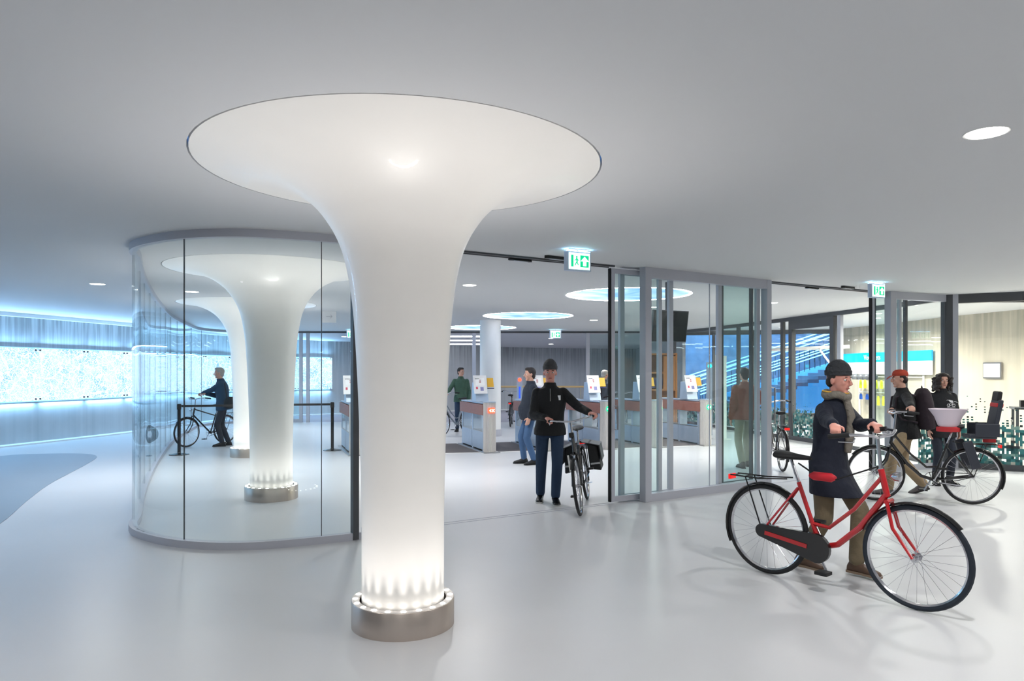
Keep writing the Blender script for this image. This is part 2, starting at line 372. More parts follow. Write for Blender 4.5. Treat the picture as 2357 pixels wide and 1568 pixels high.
# ceiling
outer = [(-15, -6), (14, -6), (14, 22.2), (10.3, 22.2), (5.3, 23.4), (-15, 23.4)]
fill_plate('ceiling', outer, [circ(x, y, RIM+.012) for x, y in COLS]+[circ(x, y, r) for x, y, r in SKY], CEIL, .3, M_ceil)
b = B(); b.add([(-15, 23.4, CEIL), (5.6, 23.4, CEIL), (5.6, 33, 2.66), (-15, 33, 2.66), (-15, 23.4, CEIL+.3), (5.6, 23.4, CEIL+.3), (5.6, 33, 3), (-15, 33, 3)],
               [(0, 1, 2, 3), (4, 7, 6, 5), (0, 4, 5, 1), (1, 5, 6, 2), (2, 6, 7, 3), (3, 7, 4, 0)])
o = obj('ceiling_back', b, M_ceil, smooth=0); o['kind'] = 'structure'
# left concrete wall, curving round behind the glass room
WL = smoothpath([(-14.9, -6), (-14.6, 3), (-13.3, 9), (-12.2, 12.6), (-11.3, 15.7), (-10.75, 18.0), (-10.4, 20.0), (-10.25, 22), (-9.9, 24.5), (-8.3, 26.8), (-5.5, 28.4), (-2, 30.2), (1.5, 31.6), (5.6, 32.2)], 5)
o = obj('wall_left', B().strip(WL, 0, CEIL+.02, .3, uv=True), M_conc, smooth=0); o['kind'] = 'structure'
WP = [p+V((0, 0, 0)) for p in WL]
def offpath(P, d):
    out = []
    for i in range(len(P)):
        t = (P[min(i+1, len(P)-1)]-P[max(i-1, 0)]).normalized(); out.append(P[i]+V((t.y, -t.x, 0))*d)
    return out
o = obj('trim_1', B().strip(offpath(WL, .16), CEIL-.085, CEIL, .16), M_white, smooth=0); o['kind'] = 'structure'; o['label'] = 'white ceiling edge trim above the concrete wall'
o = obj('baseboard_left', B().strip(offpath(cutpath(WL, 8, 46), .3), 0, .03, .3), M_white, smooth=0); o['kind'] = 'structure'; o['label'] = 'pale kerb strip at the foot of the concrete wall'
# other walls of the hall, beyond the frame
for nm, pts in (('wall_back', [(14, -6), (-15, -6)]), ('wall_right', [(14, 22.3), (14, -6)])):
    o = obj(nm, B().strip([V((p[0], p[1], 0)) for p in pts], 0, CEIL, -.3), M_white, smooth=0); o['kind'] = 'structure'
# backlit city map wall: one panel after another on steel standoffs
mw = thing('backlit_map_wall', 'long glowing pale blue street map mounted along the curved concrete wall on the left', 'light box', (0, 0, 0))
PW = offpath(WL, .09); LW = arcdist(PW)[-1]
s = 12.0; k = 0; stb = B()
while s < 40.8 and cutpath(PW, s, s+1.3)[-1].x < -5.9:
    seg = cutpath(PW, s, s+1.36)
    b = B().strip(seg, .98, 2.19, .03, uv=True); b.uv = [(u+s, v) for u, v in b.uv]
    obj('panel', b, M_map, mw, smooth=0)
    so = B()
    for q, nx in ((seg[0], 1), (seg[-1], -1)):
        for z in (1.02, 2.15):
            n = offpath(seg, .02)[0 if nx == 1 else -1]; t = (seg[-1]-seg[0]).normalized()*.05*nx
            so.cap(V((n.x, n.y, z))+t, V((n.x, n.y, z))+t+(V((q.x, q.y, z))-V((n.x, n.y, z)))*4, .018, .018, 8)
    obj('standoff', so, M_blackg, mw)
    s += 1.375; k += 1
M_strip = mat('led_strip_blue', (200, 230, 255), emit=.6, ecol=(110, 190, 255))
for kk in range(k):
    sg = cutpath(WL, 12.1+kk*1.375, 13.4+kk*1.375); p_ = sg[0].lerp(sg[-1], .5); t_ = (sg[-1]-sg[0]).normalized(); n_ = V((t_.y, -t_.x, 0)); p_ = p_+n_*.055; ang = math.atan2(t_.y, t_.x)
    area('map_lamp', (p_.x+n_.x*.03, p_.y+n_.y*.03, 2.225), 1.25, 15, BLUE, rot=(PI+.6, 0, ang), shape='RECTANGLE', size_y=.03); area('map_lamp', (p_.x, p_.y, .94), 1.25, 7, BLUE, rot=(0, 0, ang), shape='RECTANGLE', size_y=.03)
for z in (.955, 2.19):
    obj('led_strip', B().strip(offpath(cutpath(WL, 12, s), .045), z, z+.022, .02), M_strip, mw, smooth=0)
# ------------------------------------------------------------ columns
profile = [(.268, .0), (.268, .3), (.268, .7), (.276, 1.1), (.288, 1.45), (.302, 1.75), (.32, 2.02), (.345, 2.22), (.378, 2.38), (.42, 2.50), (.475, 2.60), (.55, 2.70),
           (.64, 2.78), (.745, 2.845), (.86, 2.893), (.98, 2.928), (1.10, 2.953), (1.20, 2.967), (RIM, 2.975), (RIM, 3.05), (.3, 3.1)]
def dense(pr):
    P = [V((a, b, 0)) for a, b in pr[:-2]]; Q = smoothpath(P, 3)
    return [(p.x, p.y) for p in Q]+pr[-2:]
def column(i, x, y, label):
    c = thing('mushroom_column', label, 'column', (x, y, 0), 0, 'white flared columns with lit steel rings')
    obj('shaft', B().lathe(dense(profile), n=96), M_col, c, smooth=50)
    r = obj('base_ring', B().lathe([(.280, 0), (.334, 0), (.334, .168), (.331, .172), (.284, .172), (.280, .168)], n=72, caps=False).add([], []), M_ring, c)
    me = r.data
    obj('ring_top', B().lathe([(.284, .172), (.330, .172), (.330, .1745), (.284, .1745)], n=72, caps=False), M_ringt, r)
    for k in range(20):
        a = 2*PI*(k+.5)/20
        obj('lamp_lens', B().lathe([(.0155, 0), (.0155, .003), (.012, .004)], (.307*math.cos(a), .307*math.sin(a), .1745), n=12), M_lens, r)
    for k in range(20):
        a = 2*PI*(k+.5)/20
        l = bpy.data.lights.new('uplight', 'SPOT'); l.energy = 14; l.spot_size = math.radians(66); l.spot_blend = 1.0; l.shadow_soft_size = .03; l.color = (1, .955, .92)
        lo = bpy.data.objects.new('uplight', l); C.objects.link(lo); lo.parent = c
        lo.location = (.309*math.cos(a), .309*math.sin(a), .186)
        lo.rotation_euler = (V((math.cos(a)*.24, math.sin(a)*.24, 1))).to_track_quat('-Z', 'Y').to_euler()
column(0, *COLS[0], 'large white flared column standing in front of the glass room, nearest the camera')
column(1, *COLS[1], 'white flared column standing just behind the curved glass')
column(2, *COLS[2], 'white flared column deepest in the glass room, half hidden behind another column')
# plain white pillar by the gates
pl = thing('round_pillar', 'plain white pillar behind the ticket gates with a grey foot', 'column', (-.56, 18.4, 0))
obj('shaft', B().lathe([(.27, .16), (.27, CEIL)], n=40), M_white, pl); obj('foot', B().lathe([(.29, 0), (.29, .17), (.27, .175)], n=40), M_frame, pl)
# ------------------------------------------------------------ round skylights
def water_material():
    m = bpy.data.materials.new('skylight_glow'); m.use_nodes = True; nt = m.node_tree; b = nt.nodes['Principled BSDF']
    tc = nt.nodes.new('ShaderNodeTexCoord'); n = nt.nodes.new('ShaderNodeTexNoise'); n.inputs['Scale'].default_value = .8; n.inputs['Detail'].default_value = 2; n.inputs['Distortion'].default_value = 1.5
    nt.links.new(tc.outputs['Object'], n.inputs[0]); r = nt.nodes.new('ShaderNodeValToRGB')
    r.color_ramp.elements[0].position = .4; r.color_ramp.elements[0].color = (.12, .36, .80, 1); r.color_ramp.elements[1].position = .6; r.color_ramp.elements[1].color = (.6, .78, 1, 1)
    nt.links.new(n.outputs[0], r.inputs[0]); nt.links.new(r.outputs[0], b.inputs['Emission Color']); b.inputs['Emission Strength'].default_value = 1.0
    b.inputs['Base Color'].default_value = (.3, .4, .5, 1); return m
M_water = water_material()
skl = ['large round skylight with a glowing rim above the nearest end of the gates', 'middle round skylight with a glowing rim, in front of the white pillar', 'farthest round skylight with a glowing rim, partly behind the white pillar']
for (x, y, r), lb in zip(SKY, skl):
    t = thing('round_skylight', lb, 'skylight', (x, y, CEIL-.004), 0, 'round skylights')
    obj('rim', B().lathe([(r-.001, .005), (r-.001, .03), (r-.045, .03), (r-.045, .005), (r-.04, 0), (r-.01, 0)], n=72, caps=False), mat('skylight_rim', (255, 255, 255), emit=9, ecol=(240, 244, 255)), t)
    obj('pane', B().lathe([(.005, .012), (r-.0451, .012), (r-.0451, .022), (.005, .022)], n=60), M_water, t)
    obj('lining', B().lathe([(.01, .06), (r-.0005, .06), (r-.0005, .031), (.01, .031)], n=60), M_white, t)
# ------------------------------------------------------------ downlights
def downlight(x, y, lb, z=CEIL, r=.10):
    t = thing('ceiling_downlight', lb, 'lamp', (x, y, z-.006), 0, 'round ceiling downlights')
    obj('trim_ring', B().lathe([(r, .006), (r+.012, .003), (r+.012, .006)], n=32), M_white, t)
    obj('lens', B().lathe([(r-.001, .002), (r-.001, .006), (.01, .006), (.01, .002)], n=32), M_dlens, t)
names = ['round downlight nearest the camera at the right', 'round downlight over the blue left side of the hall', 'round downlight inside the glass room beside the large column', 'round downlight beyond the right-hand opening',
         'small downlight seen through the curved glass beside the second column', 'downlight near the map wall', 'downlight above the far gates', 'downlight behind the second column', 'downlight at the back left of the glass room',
         'downlight over the first gate lane on the right', 'downlight above the oak cabinet', 'downlight between the second column and the gates']
for i, (x, y, p) in enumerate(DL):
    if i < 12: downlight(x, y, names[i])
snm = ['brightest downlight in the shop front window', 'downlight behind the sliding door glass in the shop', 'shop downlight over the workbench', 'shop downlight beside the dark ceiling track', 'shop downlight near the blue sign', 'shop downlight near the rear window', 'shop downlight at the far right']
for (x, y, p), lb in zip(DLS, snm): downlight(x, y, lb)
for i, (x, y, p) in enumerate(DLB):
    z = CEIL-(y-23.4)*(CEIL-2.66)/9.6
    downlight(x, y, ['nearer of two downlights beyond the rear doorway', 'farther of two downlights beyond the rear doorway', 'downlight over the rear ramp', 'downlight over the rear map wall', 'downlight at the right end of the rear ramp'][i], z)
    area('downlight_lamp', (x, y, z-.03), .17, p*.55, (.85, .9, 1))
for i in range(3):
    y = 25.2+i*1.9; z = CEIL-(y-23.4)*.0328
    t = obj('linear_ceiling_light', B().box((-2.7, y, z-.02), (3.4, .12, .035)), M_led); tag(t, ['nearest', 'middle', 'farthest'][i]+' of three long ceiling light bars above the rear ramp', 'lamp', 'long ceiling light bars')
# ------------------------------------------------------------ curved glass wall
g = struct('window_1', 'curved frameless glass wall round the left side of the gate hall')
gp = obj('head_frame', B().strip(offpath(ENC, .035), CEIL-.075, CEIL, .07), M_frame, g, smooth=30)
obj('sill_frame', B().strip(offpath(ENC, .04), 0, .07, .08), M_frame, g, smooth=30)
D = arcdist(ENC); tot = D[-1]
def s_at_ratio(P, ratio, lo=0):
    d = arcdist(P)
    for i in range(len(P)-1, 0, -1):
        a = P[i].x/P[i].y; b_ = P[i-1].x/P[i-1].y
        if (a-ratio)*(b_-ratio) <= 0 and d[i] > lo: return d[i-1]+(d[i]-d[i-1])*(ratio-b_)/(a-b_)
s2 = s_at_ratio(ENC, (740-CX)/F); s1 = s_at_ratio(ENC, (424-CX)/F)
cuts = [tot-.09, s2, s1]; c_ = s1
while c_-1.36 > .3: c_ -= 1.36; cuts.append(c_)
cuts.append(0.05); cuts = cuts[::-1]
for i in range(len(cuts)-1):
    seg = cutpath(ENC, cuts[i]+.006, cuts[i+1]-.006)
    obj('glass_pane', B().strip(offpath(seg, .007), .07, CEIL-.075, .014), M_glass, g, smooth=30)
    if i:
        q = cutpath(ENC, cuts[i]-.003, cuts[i]+.003)
        obj('joint', B().strip(offpath(q, .006), .07, CEIL-.075, .012), M_framed, g, smooth=0)
# ------------------------------------------------------------ sliding door front (main line)
def on(P, px):  # point of a plan path that stands behind a viewing direction
    r = (px-CX)/F
    for i in range(1, len(P)):
        a = P[i-1].x-r*P[i-1].y; b_ = P[i].x-r*P[i].y
        if a*b_ <= 0: return P[i-1].lerp(P[i], a/(a-b_))
    return min((P[0], P[-1]), key=lambda p: abs(p.x-r*p.y)).copy()
def postbeam(b, P, px0, px1, w, z0, z1, inset=0):
    a = on(P, px0); c = on(P, px1); d = (c-a).normalized(); n = V((-d.y, d.x, 0))*inset
    b.beam(a+n, c+n, w, z0, z1); return a+n, c+n
T = CEIL
track = struct('trim_2', 'dark sliding door track in the ceiling of the left opening')
for nm, a, c in (('rail', -1.47, 1.30),):
    seg = cutpath(LINE, 0, s_at_ratio(LINE, (1418-CX)/F))
    obj('rail', B().strip(offpath(seg, -.02), T-.02, T, .035), M_framed, track, smooth=0); obj('rail', B().strip(offpath(seg, -.14), T-.015, T, .02), M_framed, track, smooth=0)
    obj('floor_rail', B().strip(offpath(seg, -.05), 0, .003, .018), M_frame, track, smooth=0); obj('floor_rail', B().strip(offpath(seg, -.13), 0, .003, .018), M_frame, track, smooth=0)
track2 = struct('trim_3', 'dark sliding door track in the ceiling of the right opening')
seg = cutpath(LINE, s_at_ratio(LINE, (1772-CX)/F), s_at_ratio(LINE, (2040-CX)/F))
obj('rail', B().strip(offpath(seg, -.02), T-.02, T, .035), M_framed, track2, smooth=0); obj('rail', B().strip(offpath(seg, -.14), T-.015, T, .02), M_framed, track2, smooth=0)
obj('floor_rail', B().strip(offpath(seg, -.08), 0, .003, .018), M_frame, track2, smooth=0)
def leaf(st, P, px0, px1, inset, sw=.05, joint=None, glass=None, dark=False, hd=.06, z1=None, th=.05):
    """a framed glass leaf between two viewing directions, parked inset metres behind the line"""
    z1 = z1 or T-.03
    a = on(P, px0); c = on(P, px1); d = (c-a).normalized(); n = V((-d.y, d.x, 0)); a += n*inset; c += n*inset
    mf = M_framed if dark else M_frame
    obj('stile', B().beam(a, a+d*sw, th, .02, z1), mf, st, smooth=0, bevel=.003); obj('stile', B().beam(c-d*sw, c, th, .02, z1), mf, st, smooth=0, bevel=.003)
    obj('head_rail', B().beam(a+d*sw, c-d*sw, th*.9, z1-hd, z1), mf, st, smooth=0); obj('sill_rail', B().beam(a+d*sw, c-d*sw, th*.9, .02, .02+hd*1.1), mf, st, smooth=0)
    obj('glass_pane', B().beam(a+d*sw, c-d*sw, .012, .02+hd, z1-hd), glass or M_glass_s, st, smooth=0)
    return a, c, d, n
# left jamb beside the curved glass and the leaf parked behind it
d1 = struct('door_1', 'sliding glass door leaf parked behind the large column')
obj('stile', B().box((-1.545, 7.0, T/2), (.06, .07, T-.01), (0, 0, .62)), M_framed, d1, smooth=0)
a = V((-1.50, 7.13, 0)); c = V((-.98, 7.53, 0)); dd = (c-a).normalized()
obj('stile', B().beam(c-dd*.05, c, .05, .02, T-.03), M_frame, d1, smooth=0); obj('sill_rail', B().beam(a, c-dd*.05, .045, .02, .09), M_frame, d1, smooth=0)
obj('head_rail', B().beam(a, c-dd*.05, .045, T-.09, T-.03), M_frame, d1, smooth=0); obj('glass_pane', B().beam(a, c-dd*.05, .012, .09, T-.09), M_glass_g, d1, smooth=0)
# central fixed window with leaves parked behind
w2 = struct('window_2', 'fixed grey framed glass screen between the two sliding door openings')
a0 = on(LINE, 1479); c0 = on(LINE, 1769); dW = (c0-a0).normalized(); nW = V((-dW.y, dW.x, 0))
obj('frame_post', B().beam(a0, a0+dW*.105, .11, 0, T), M_frame, w2, smooth=0, bevel=.004); obj('frame_post', B().beam(c0-dW*.10, c0, .11, 0, T), M_frame, w2, smooth=0, bevel=.004)
obj('frame_head', B().beam(a0+dW*.105, c0-dW*.10, .10, T-.13, T), M_frame, w2, smooth=0); obj('frame_sill', B().beam(a0+dW*.105, c0-dW*.10, .10, 0, .10), M_frame, w2, smooth=0)
m0 = on([a0, c0], 1633)
obj('glass_pane', B().beam(a0+dW*.105, m0-dW*.004, .012, .10, T-.13), M_glass_s, w2, smooth=0); obj('glass_pane', B().beam(m0+dW*.004, c0-dW*.10, .012, .10, T-.13), M_glass_s, w2, smooth=0)
obj('joint', B().beam(m0-dW*.004, m0+dW*.004, .013, .10, T-.13), M_frame, w2, smooth=0)
d2 = struct('door_2', 'outer sliding glass door leaf parked at the left opening'); leaf(d2, LINE, 1416, 1533, .10, .055, glass=M_glass_g)
obj('door_edge_seal', B().beam(on(LINE, 1416)+nW*.10-dW*.012, on(LINE, 1416)+nW*.10, .045, .02, T-.03), M_dark, d2, smooth=0)
hp = on(LINE, 1423)+nW*.06; obj('door_handle', B().tube([V((hp.x, hp.y, .93)), V((hp.x, hp.y, .93))-nW*.05, V((hp.x, hp.y, 1.22))-nW*.05, V((hp.x, hp.y, 1.22))], .009), M_steel, d2)
d3 = struct('door_3', 'inner sliding glass door leaf overlapping the outer leaf at the left opening'); leaf(d3, LINE, 1446, 1569, .18, .07, glass=M_glass_s)
d4 = struct('door_4', 'sliding glass door leaf parked at the right end of the central screen'); leaf(d4, LINE, 1665, 1761, .11, .07, glass=M_glass_g)
hp = on(LINE, 1768)-nW*.055; obj('door_handle', B().tube([V((hp.x, hp.y, .90)), V((hp.x, hp.y, .90))-nW*.06, V((hp.x, hp.y, 1.42))-nW*.06, V((hp.x, hp.y, 1.42))], .010), M_steel, d4)
d4b = struct('door_5', 'second leaf parked behind the right end of the central screen'); leaf(d4b, LINE, 1683, 1756, .19, .04, glass=M_glass_g, dark=True)
# right leaf group and fixed window up to the corner
d6 = struct('door_6', 'sliding glass door leaf parked at the right opening'); leaf(d6, LINE, 2018, 2085, .10, .05, glass=M_glass_g)
obj('door_edge_seal', B().beam(on(LINE, 2018)+nW*.10-dW*.02, on(LINE, 2018)+nW*.10, .045, .02, T-.03), M_dark, d6, smooth=0)
d7 = struct('door_7', 'second sliding leaf overlapping at the right opening'); leaf(d7, LINE, 2030, 2109, .18, .06, glass=M_glass_s, dark=True)
w3 = struct('window_3', 'fixed grey framed glass panel between the right opening and the shop corner')
a0 = on(LINE, 2043); c0 = on(LINE, 2178); dX = (c0-a0).normalized()
obj('frame_post', B().beam(a0, a0+dX*.14, .12, 0, T), M_frame, w3, smooth=0, bevel=.004); obj('frame_post', B().beam(c0-dX*.06, c0, .10, 0, T), M_framed, w3, smooth=0)
obj('frame_head', B().beam(a0+dX*.14, c0-dX*.06, .10, T-.12, T), M_frame, w3, smooth=0); obj('frame_sill', B().beam(a0+dX*.14, c0-dX*.06, .10, 0, .10), M_frame, w3, smooth=0)
obj('glass_pane', B().beam(a0+dX*.14, c0-dX*.06, .012, .10, T-.12), M_glass_s, w3, smooth=0)
# shop front window to the right of the corner
w4 = struct('window_4', 'dark framed shop window at the right with a teal pixel pattern on the glass')
P0 = SHOPF[0]; P1 = SHOPF[1]; P2 = SHOPF[2]
obj('frame_post', B().box((7.53, 12.30, T/2), (.12, .14, T), (0, 0, -.45)), M_framed, w4, smooth=0)
obj('frame_post', B().beam(P0+V((.06, -.03, 0)), P0+V((.16, -.085, 0)), .14, 0, T), M_frame, w4, smooth=0, label='paler grey corner post')
for (a, c) in ((P0, P1), (P1, P2)):
    obj('frame_head', B().beam(a, c, .12, T-.15, T), M_framed, w4, smooth=0); obj('frame_sill', B().beam(a, c, .12, 0, .10), M_framed, w4, smooth=0)
    d = (c-a).normalized(); obj('glass_pane', B().beam(a+d*.16, c-d*.02, .012, .10, T-.15), M_glass_s, w4, smooth=0)
obj('frame_post', B().beam(P2, P2+V((2.3, -1.1, 0)), .12, 0, T), M_white, w4, smooth=0)
# pixel print on the glass
rnd = random.Random(4)
def pixels(P, inset, s0, s1, zt, name, parent, cw=.062, ch=.045, fade=.65, full=.55):
    pts = cutpath(P, s0, s1); groups = {i: B() for i in range(6)}; d = arcdist(pts); L = d[-1]
    nx = int(L/cw)
    for i in range(nx):
        a = cutpath(pts, i*cw, min(L, i*cw+cw)); p = a[0]; q = a[-1]; t = (q-p).normalized(); n = V((-t.y, t.x, 0))*inset
        for j in range(int((zt-.1)/ch)):
            z = .1+j*ch; pr = 1 if z < full else max(0, 1-(z-full)/(zt-full))**1.7
            if rnd.random() > pr*.92: continue
            sz = 1.0 if z < full+.15 else .25+.55*pr
            ww = rnd.choice((1, 1, 1.6, .6)) if z < full+.15 else 1
            u0 = p+n; u1 = p+n+t*cw*sz*ww; z1 = z+ch*sz*rnd.choice((1, 1, 1.3))
            g_ = rnd.choices(range(6), (4, 4, 2.2, .9, 1.1, 2.6))[0]
            if z > full+.3: g_ = rnd.choice((0, 3, 3, 1))
            groups[g_].add([(u0.x, u0.y, z), (u1.x, u1.y, z), (u1.x, u1.y, z1), (u0.x, u0.y, z1)], [(0, 1, 2, 3)])
    cols = [(26, 84, 88), (50, 122, 124), (132, 162, 154), (44, 52, 56), (190, 192, 180), (84, 132, 128)]
    for i, bb in groups.items():
        if bb.v: obj(name, bb, mat('pixel_print_%d' % i, cols[i], rough=.4), parent, smooth=0, kind='stuff')
pixels([P0+V((.16, -.085, 0)), P1, P2], -.012, 0, 4.3, 1.42, 'pixel_print', w4)
pixels([on(LINE, 2112), on(LINE, 2174)], -.012, 0, 9, 1.1, 'pixel_print', w3)
# inner shop glazing
w5 = struct('window_5', 'dark framed glass side of the shop with a door, running back from the corner')
sD = arcdist(SHOP)[-1]
obj('frame_head', B().strip(offpath(SHOP, .04), T-.09, T, .08), M_framed, w5, smooth=0); obj('frame_sill', B().strip(offpath(SHOP, .04), 0, .08, .08), M_framed, w5, smooth=0)
for px in (1934, 1802, 1700, 1660):
    p = on(SHOP, px)
    if p: obj('frame_post', B().box((p.x, p.y, T/2), (.07, .12, T-.02), (0, 0, .15)), M_frame if px == 1934 else M_framed, w5, smooth=0)
cutsS = [0.05, 1.9, 3.15]
q = SHOP; pr = [on(SHOP, 1934), on(SHOP, 1923), on(SHOP, 1819)]
seg = [p for p in SHOP]; dS = arcdist(SHOP)
def s_near(P, pt): return min(range(len(P)), key=lambda i: (P[i]-pt).length)
def sval(pt):
    best = (9, 0)
    for i in range(1, len(SHOP)):
        for k in range(11):
            pp = SHOP[i-1].lerp(SHOP[i], k/10); e = (pp-pt).length
            if e < best[0]: best = (e, dS[i-1]+(dS[i]-dS[i-1])*k/10)
    return best[1]
sa, sb = sval(on(SHOP, 1923)), sval(on(SHOP, 1819))
for u0, u1 in ((.08, sa/2), (sa/2+.006, sa-.06), (sb+.05, sb+1.6), (sb+1.606, sb+3.2), (sb+3.206, sD-.05)):
    obj('glass_pane', B().strip(offpath(cutpath(SHOP, u0, u1), .006), .08, T-.09, .012), M_glass_s, w5, smooth=0)
pixels(SHOP, -.015, sb+.1, sD, 1.0, 'pixel_print', w5, fade=.3)
d8 = struct('door_8', 'dark framed glass shop door')
pa = on(SHOP, 1923); pb = on(SHOP, 1819); dd = (pb-pa).normalized()
obj('door_frame', B().beam(pa, pa+dd*.14, .10, 0, T-.09), M_framed, d8, smooth=0); obj('door_frame', B().beam(pb-dd*.14, pb, .10, 0, T-.09), M_framed, d8, smooth=0)
obj('door_frame', B().beam(pa+dd*.14, pb-dd*.14, .10, T-.30, T-.09), M_framed, d8, smooth=0); obj('door_sill', B().beam(pa+dd*.14, pb-dd*.14, .10, 0.0, .1), M_framed, d8, smooth=0)
obj('glass_pane', B().beam(pa+dd*.14, pb-dd*.14, .012, .1, T-.30), M_glass_s, d8, smooth=0)
pixels([pb-dd*.15, pa+dd*.15], -.02, 0, 2, 1.0, 'pixel_print', d8)
# shop walls
o = obj('wall_shop', B().strip([V((12.0, 10.1, 0)), V((10.85, 15, 0)), V((10.5, 16.9, 0)), V((10.3, 20.3, 0)), V((10.1, 22.2, 0))][::-1], 0, T, .2, uv=True), M_beige, smooth=0); o['kind'] = 'structure'
w6 = struct('window_6', 'rear shop window onto the blue lit outside stairs')
a = V((5.3, 23.2, 0)); c = V((10.1, 22.25, 0)); d = (c-a).normalized(); L = (c-a).length
obj('frame_head', B().beam(a, c, .1, T-.14, T), M_framed, w6, smooth=0); obj('frame_sill', B().beam(a, c, .1, 0, .35), M_framed, w6, smooth=0)
for k in range(5):
    p = a+d*L*k/4; obj('frame_post', B().box((p.x, p.y, T/2), (.08, .1, T-.01)), M_framed, w6, smooth=0)
    if k < 4: obj('glass_pane', B().beam(p+d*.05, a+d*(L*(k+1)/4-.05), .012, .35, T-.14), M_glass_s, w6, smooth=0)
# rear line of the gate hall
w7 = struct('window_7', 'rear framed glass doors of the gate hall'); Y = 23.3
def rpost(x0, x1, m_=None): obj('frame_post', B().beam((x0, Y), (x1, Y), .08, 0, T-.01), m_ or M_frame, w7, smooth=0)
for x0, x1 in ((-7.5, -7.38), (-6.95, -6.85), (-6.72, -6.62), (-4.5, -4.4), (-1.30, -1.18), (-1.02, -.9), (2.42, 2.54), (3.25, 3.35), (5.2, 5.32)): rpost(x0, x1)
for x0, x1 in ((-7.38, -6.95), (2.54, 3.25), (3.35, 5.2)): obj('glass_pane', B().beam((x0, Y), (x1, Y), .012, .1, T-.1), M_glass_g, w7, smooth=0)
obj('frame_head', B().beam((-7.5, Y), (5.3, Y), .09, T-.06, T), M_framed, w7, smooth=0)
for x0, x1 in ((-7.38, -6.95), (2.54, 3.25), (3.35, 5.2)): obj('frame_sill', B().beam((x0, Y), (x1, Y), .09, 0, .1), M_frame, w7, smooth=0)
# outside, seen through the rear shop window
o = obj('wall_outside', B().strip([V((5.7, 23.4, 0)), V((5.7, 33, 0))], -.2, 4, .1, uv=True), M_concf, smooth=0); o['kind'] = 'structure'
o = obj('ground_outside', B().prism([(5.8, 23), (24, 22), (24, 40), (5.8, 40)], -.2, 0), mat('outside_ground', (120, 130, 140), rough=.7), smooth=0); o['kind'] = 'structure'
def stone_mat():
    m = mat('rubble_stone', (120, 135, 150), rough=.9, noise=.5, nscale=3, bump=.8); return m
o = obj('wall_quay', B().prism([(5.8, 34), (24, 32), (24, 33), (5.8, 35)], 0, 7), stone_mat(), smooth=0); o['kind'] = 'structure'
st = thing('outdoor_staircase', 'outdoor staircase with blue-white lit handrails rising behind the shop', 'stairs', (8.4, 26.5, 0))
M_blueled = mat('blue_led', (180, 225, 255), emit=3.0, ecol=(120, 205, 255))
M_bluepanel = mat('blue_lit_glass', (150, 210, 240), emit=.45, ecol=(60, 160, 235), rough=.3)
Ls = 6.4; rise = 2.1/6.4
for side in (0, 1.9):
    for zz in (1.0, 1.12, 1.55, 1.68):
        obj('lit_rail', B().tube([(-1.4, side, zz-.2), (-1.4+Ls, side, zz-.2+Ls*rise)], .022, 6), M_blueled, st)
    b = B()
    for k in range(34):
        x = -1.4+Ls*k/33; b.box((x, side, .75+(x+1.4)*rise), (.018, .018, .75))
    obj('baluster', b, M_framed, st, smooth=0, kind='stuff')
for k in range(16):
    x = -1.4+Ls*k/16; obj('step', B().box((x+.2, .95, .12+(k)*Ls*rise/16*.9), (.42, 1.9, .14)), mat('outside_step', (140, 150, 160), rough=.7), st, smooth=0)
b = B().add([(-1.4, 2.0, 0), (5, 2.0, 0), (5, 2.0, 2.2), (-1.4, 2.0, .35), (-1.4, 2.1, 0), (5, 2.1, 0), (5, 2.1, 2.2), (-1.4, 2.1, .35)], [(0, 1, 2, 3), (4, 7, 6, 5), (0, 4, 5, 1), (1, 5, 6, 2), (2, 6, 7, 3), (3, 7, 4, 0)])
obj('side_panel', b, M_bluepanel, st, smooth=0)
area('outside_lamp', (9, 30, 6), 3, 420, (.30, .62, 1), rot=(.5, 0, 0)); area('outside_lamp', (13, 27, 6), 3, 300, (.30, .62, 1), rot=(.5, 0, 0))
# ============================================================ FITTINGS
M_poster = mat('poster_white', (238, 238, 240), rough=.4); M_yellow = mat('yellow_card', (238, 184, 60), rough=.5)
M_green = mat('led_green', (0, 190, 110), emit=2.4, ecol=(0, 200, 110)); M_red = mat('led_red', (230, 60, 40), emit=2.6, ecol=(255, 70, 40))
M_glyph = mat('led_glyph', (255, 255, 255), emit=4, ecol=(235, 255, 245)); M_navy = mat('navy_print', (50, 54, 96), rough=.5)
M_pink = mat('red_print', (226, 90, 110), rough=.5); M_lav = mat('lavender_print', (140, 140, 190), rough=.5)
M_sblue = mat('satin_blue_steel', (172, 188, 206), rough=.38, metal=.3, noise=.05, nscale=12)
M_signface = mat('exit_face', (245, 255, 250), emit=.95, ecol=(225, 255, 246)); M_exitg = mat('exit_green', (0, 200, 140), emit=.55, ecol=(0, 215, 140))
M_signbody = mat('exit_housing', (190, 205, 225), rough=.3)
def arrow_poly(cx, z, s, y, up=False):
    pts = [(-.5, 0), (0, .5), (0, .2), (.5, .2), (.5, -.2), (0, -.2), (0, -.5)]
    if up: pts = [(q, -p) for p, q in pts]
    P = [(cx+p*s, z+q*s) for p, q in pts]; n = len(P)
    return B().add([(x, y, zz) for x, zz in P]+[(x, y+.004, zz) for x, zz in P], [tuple(range(n)), tuple(range(2*n-1, n-1, -1))]+[(i, n+i, n+(i+1) % n, (i+1) % n) for i in range(n)])
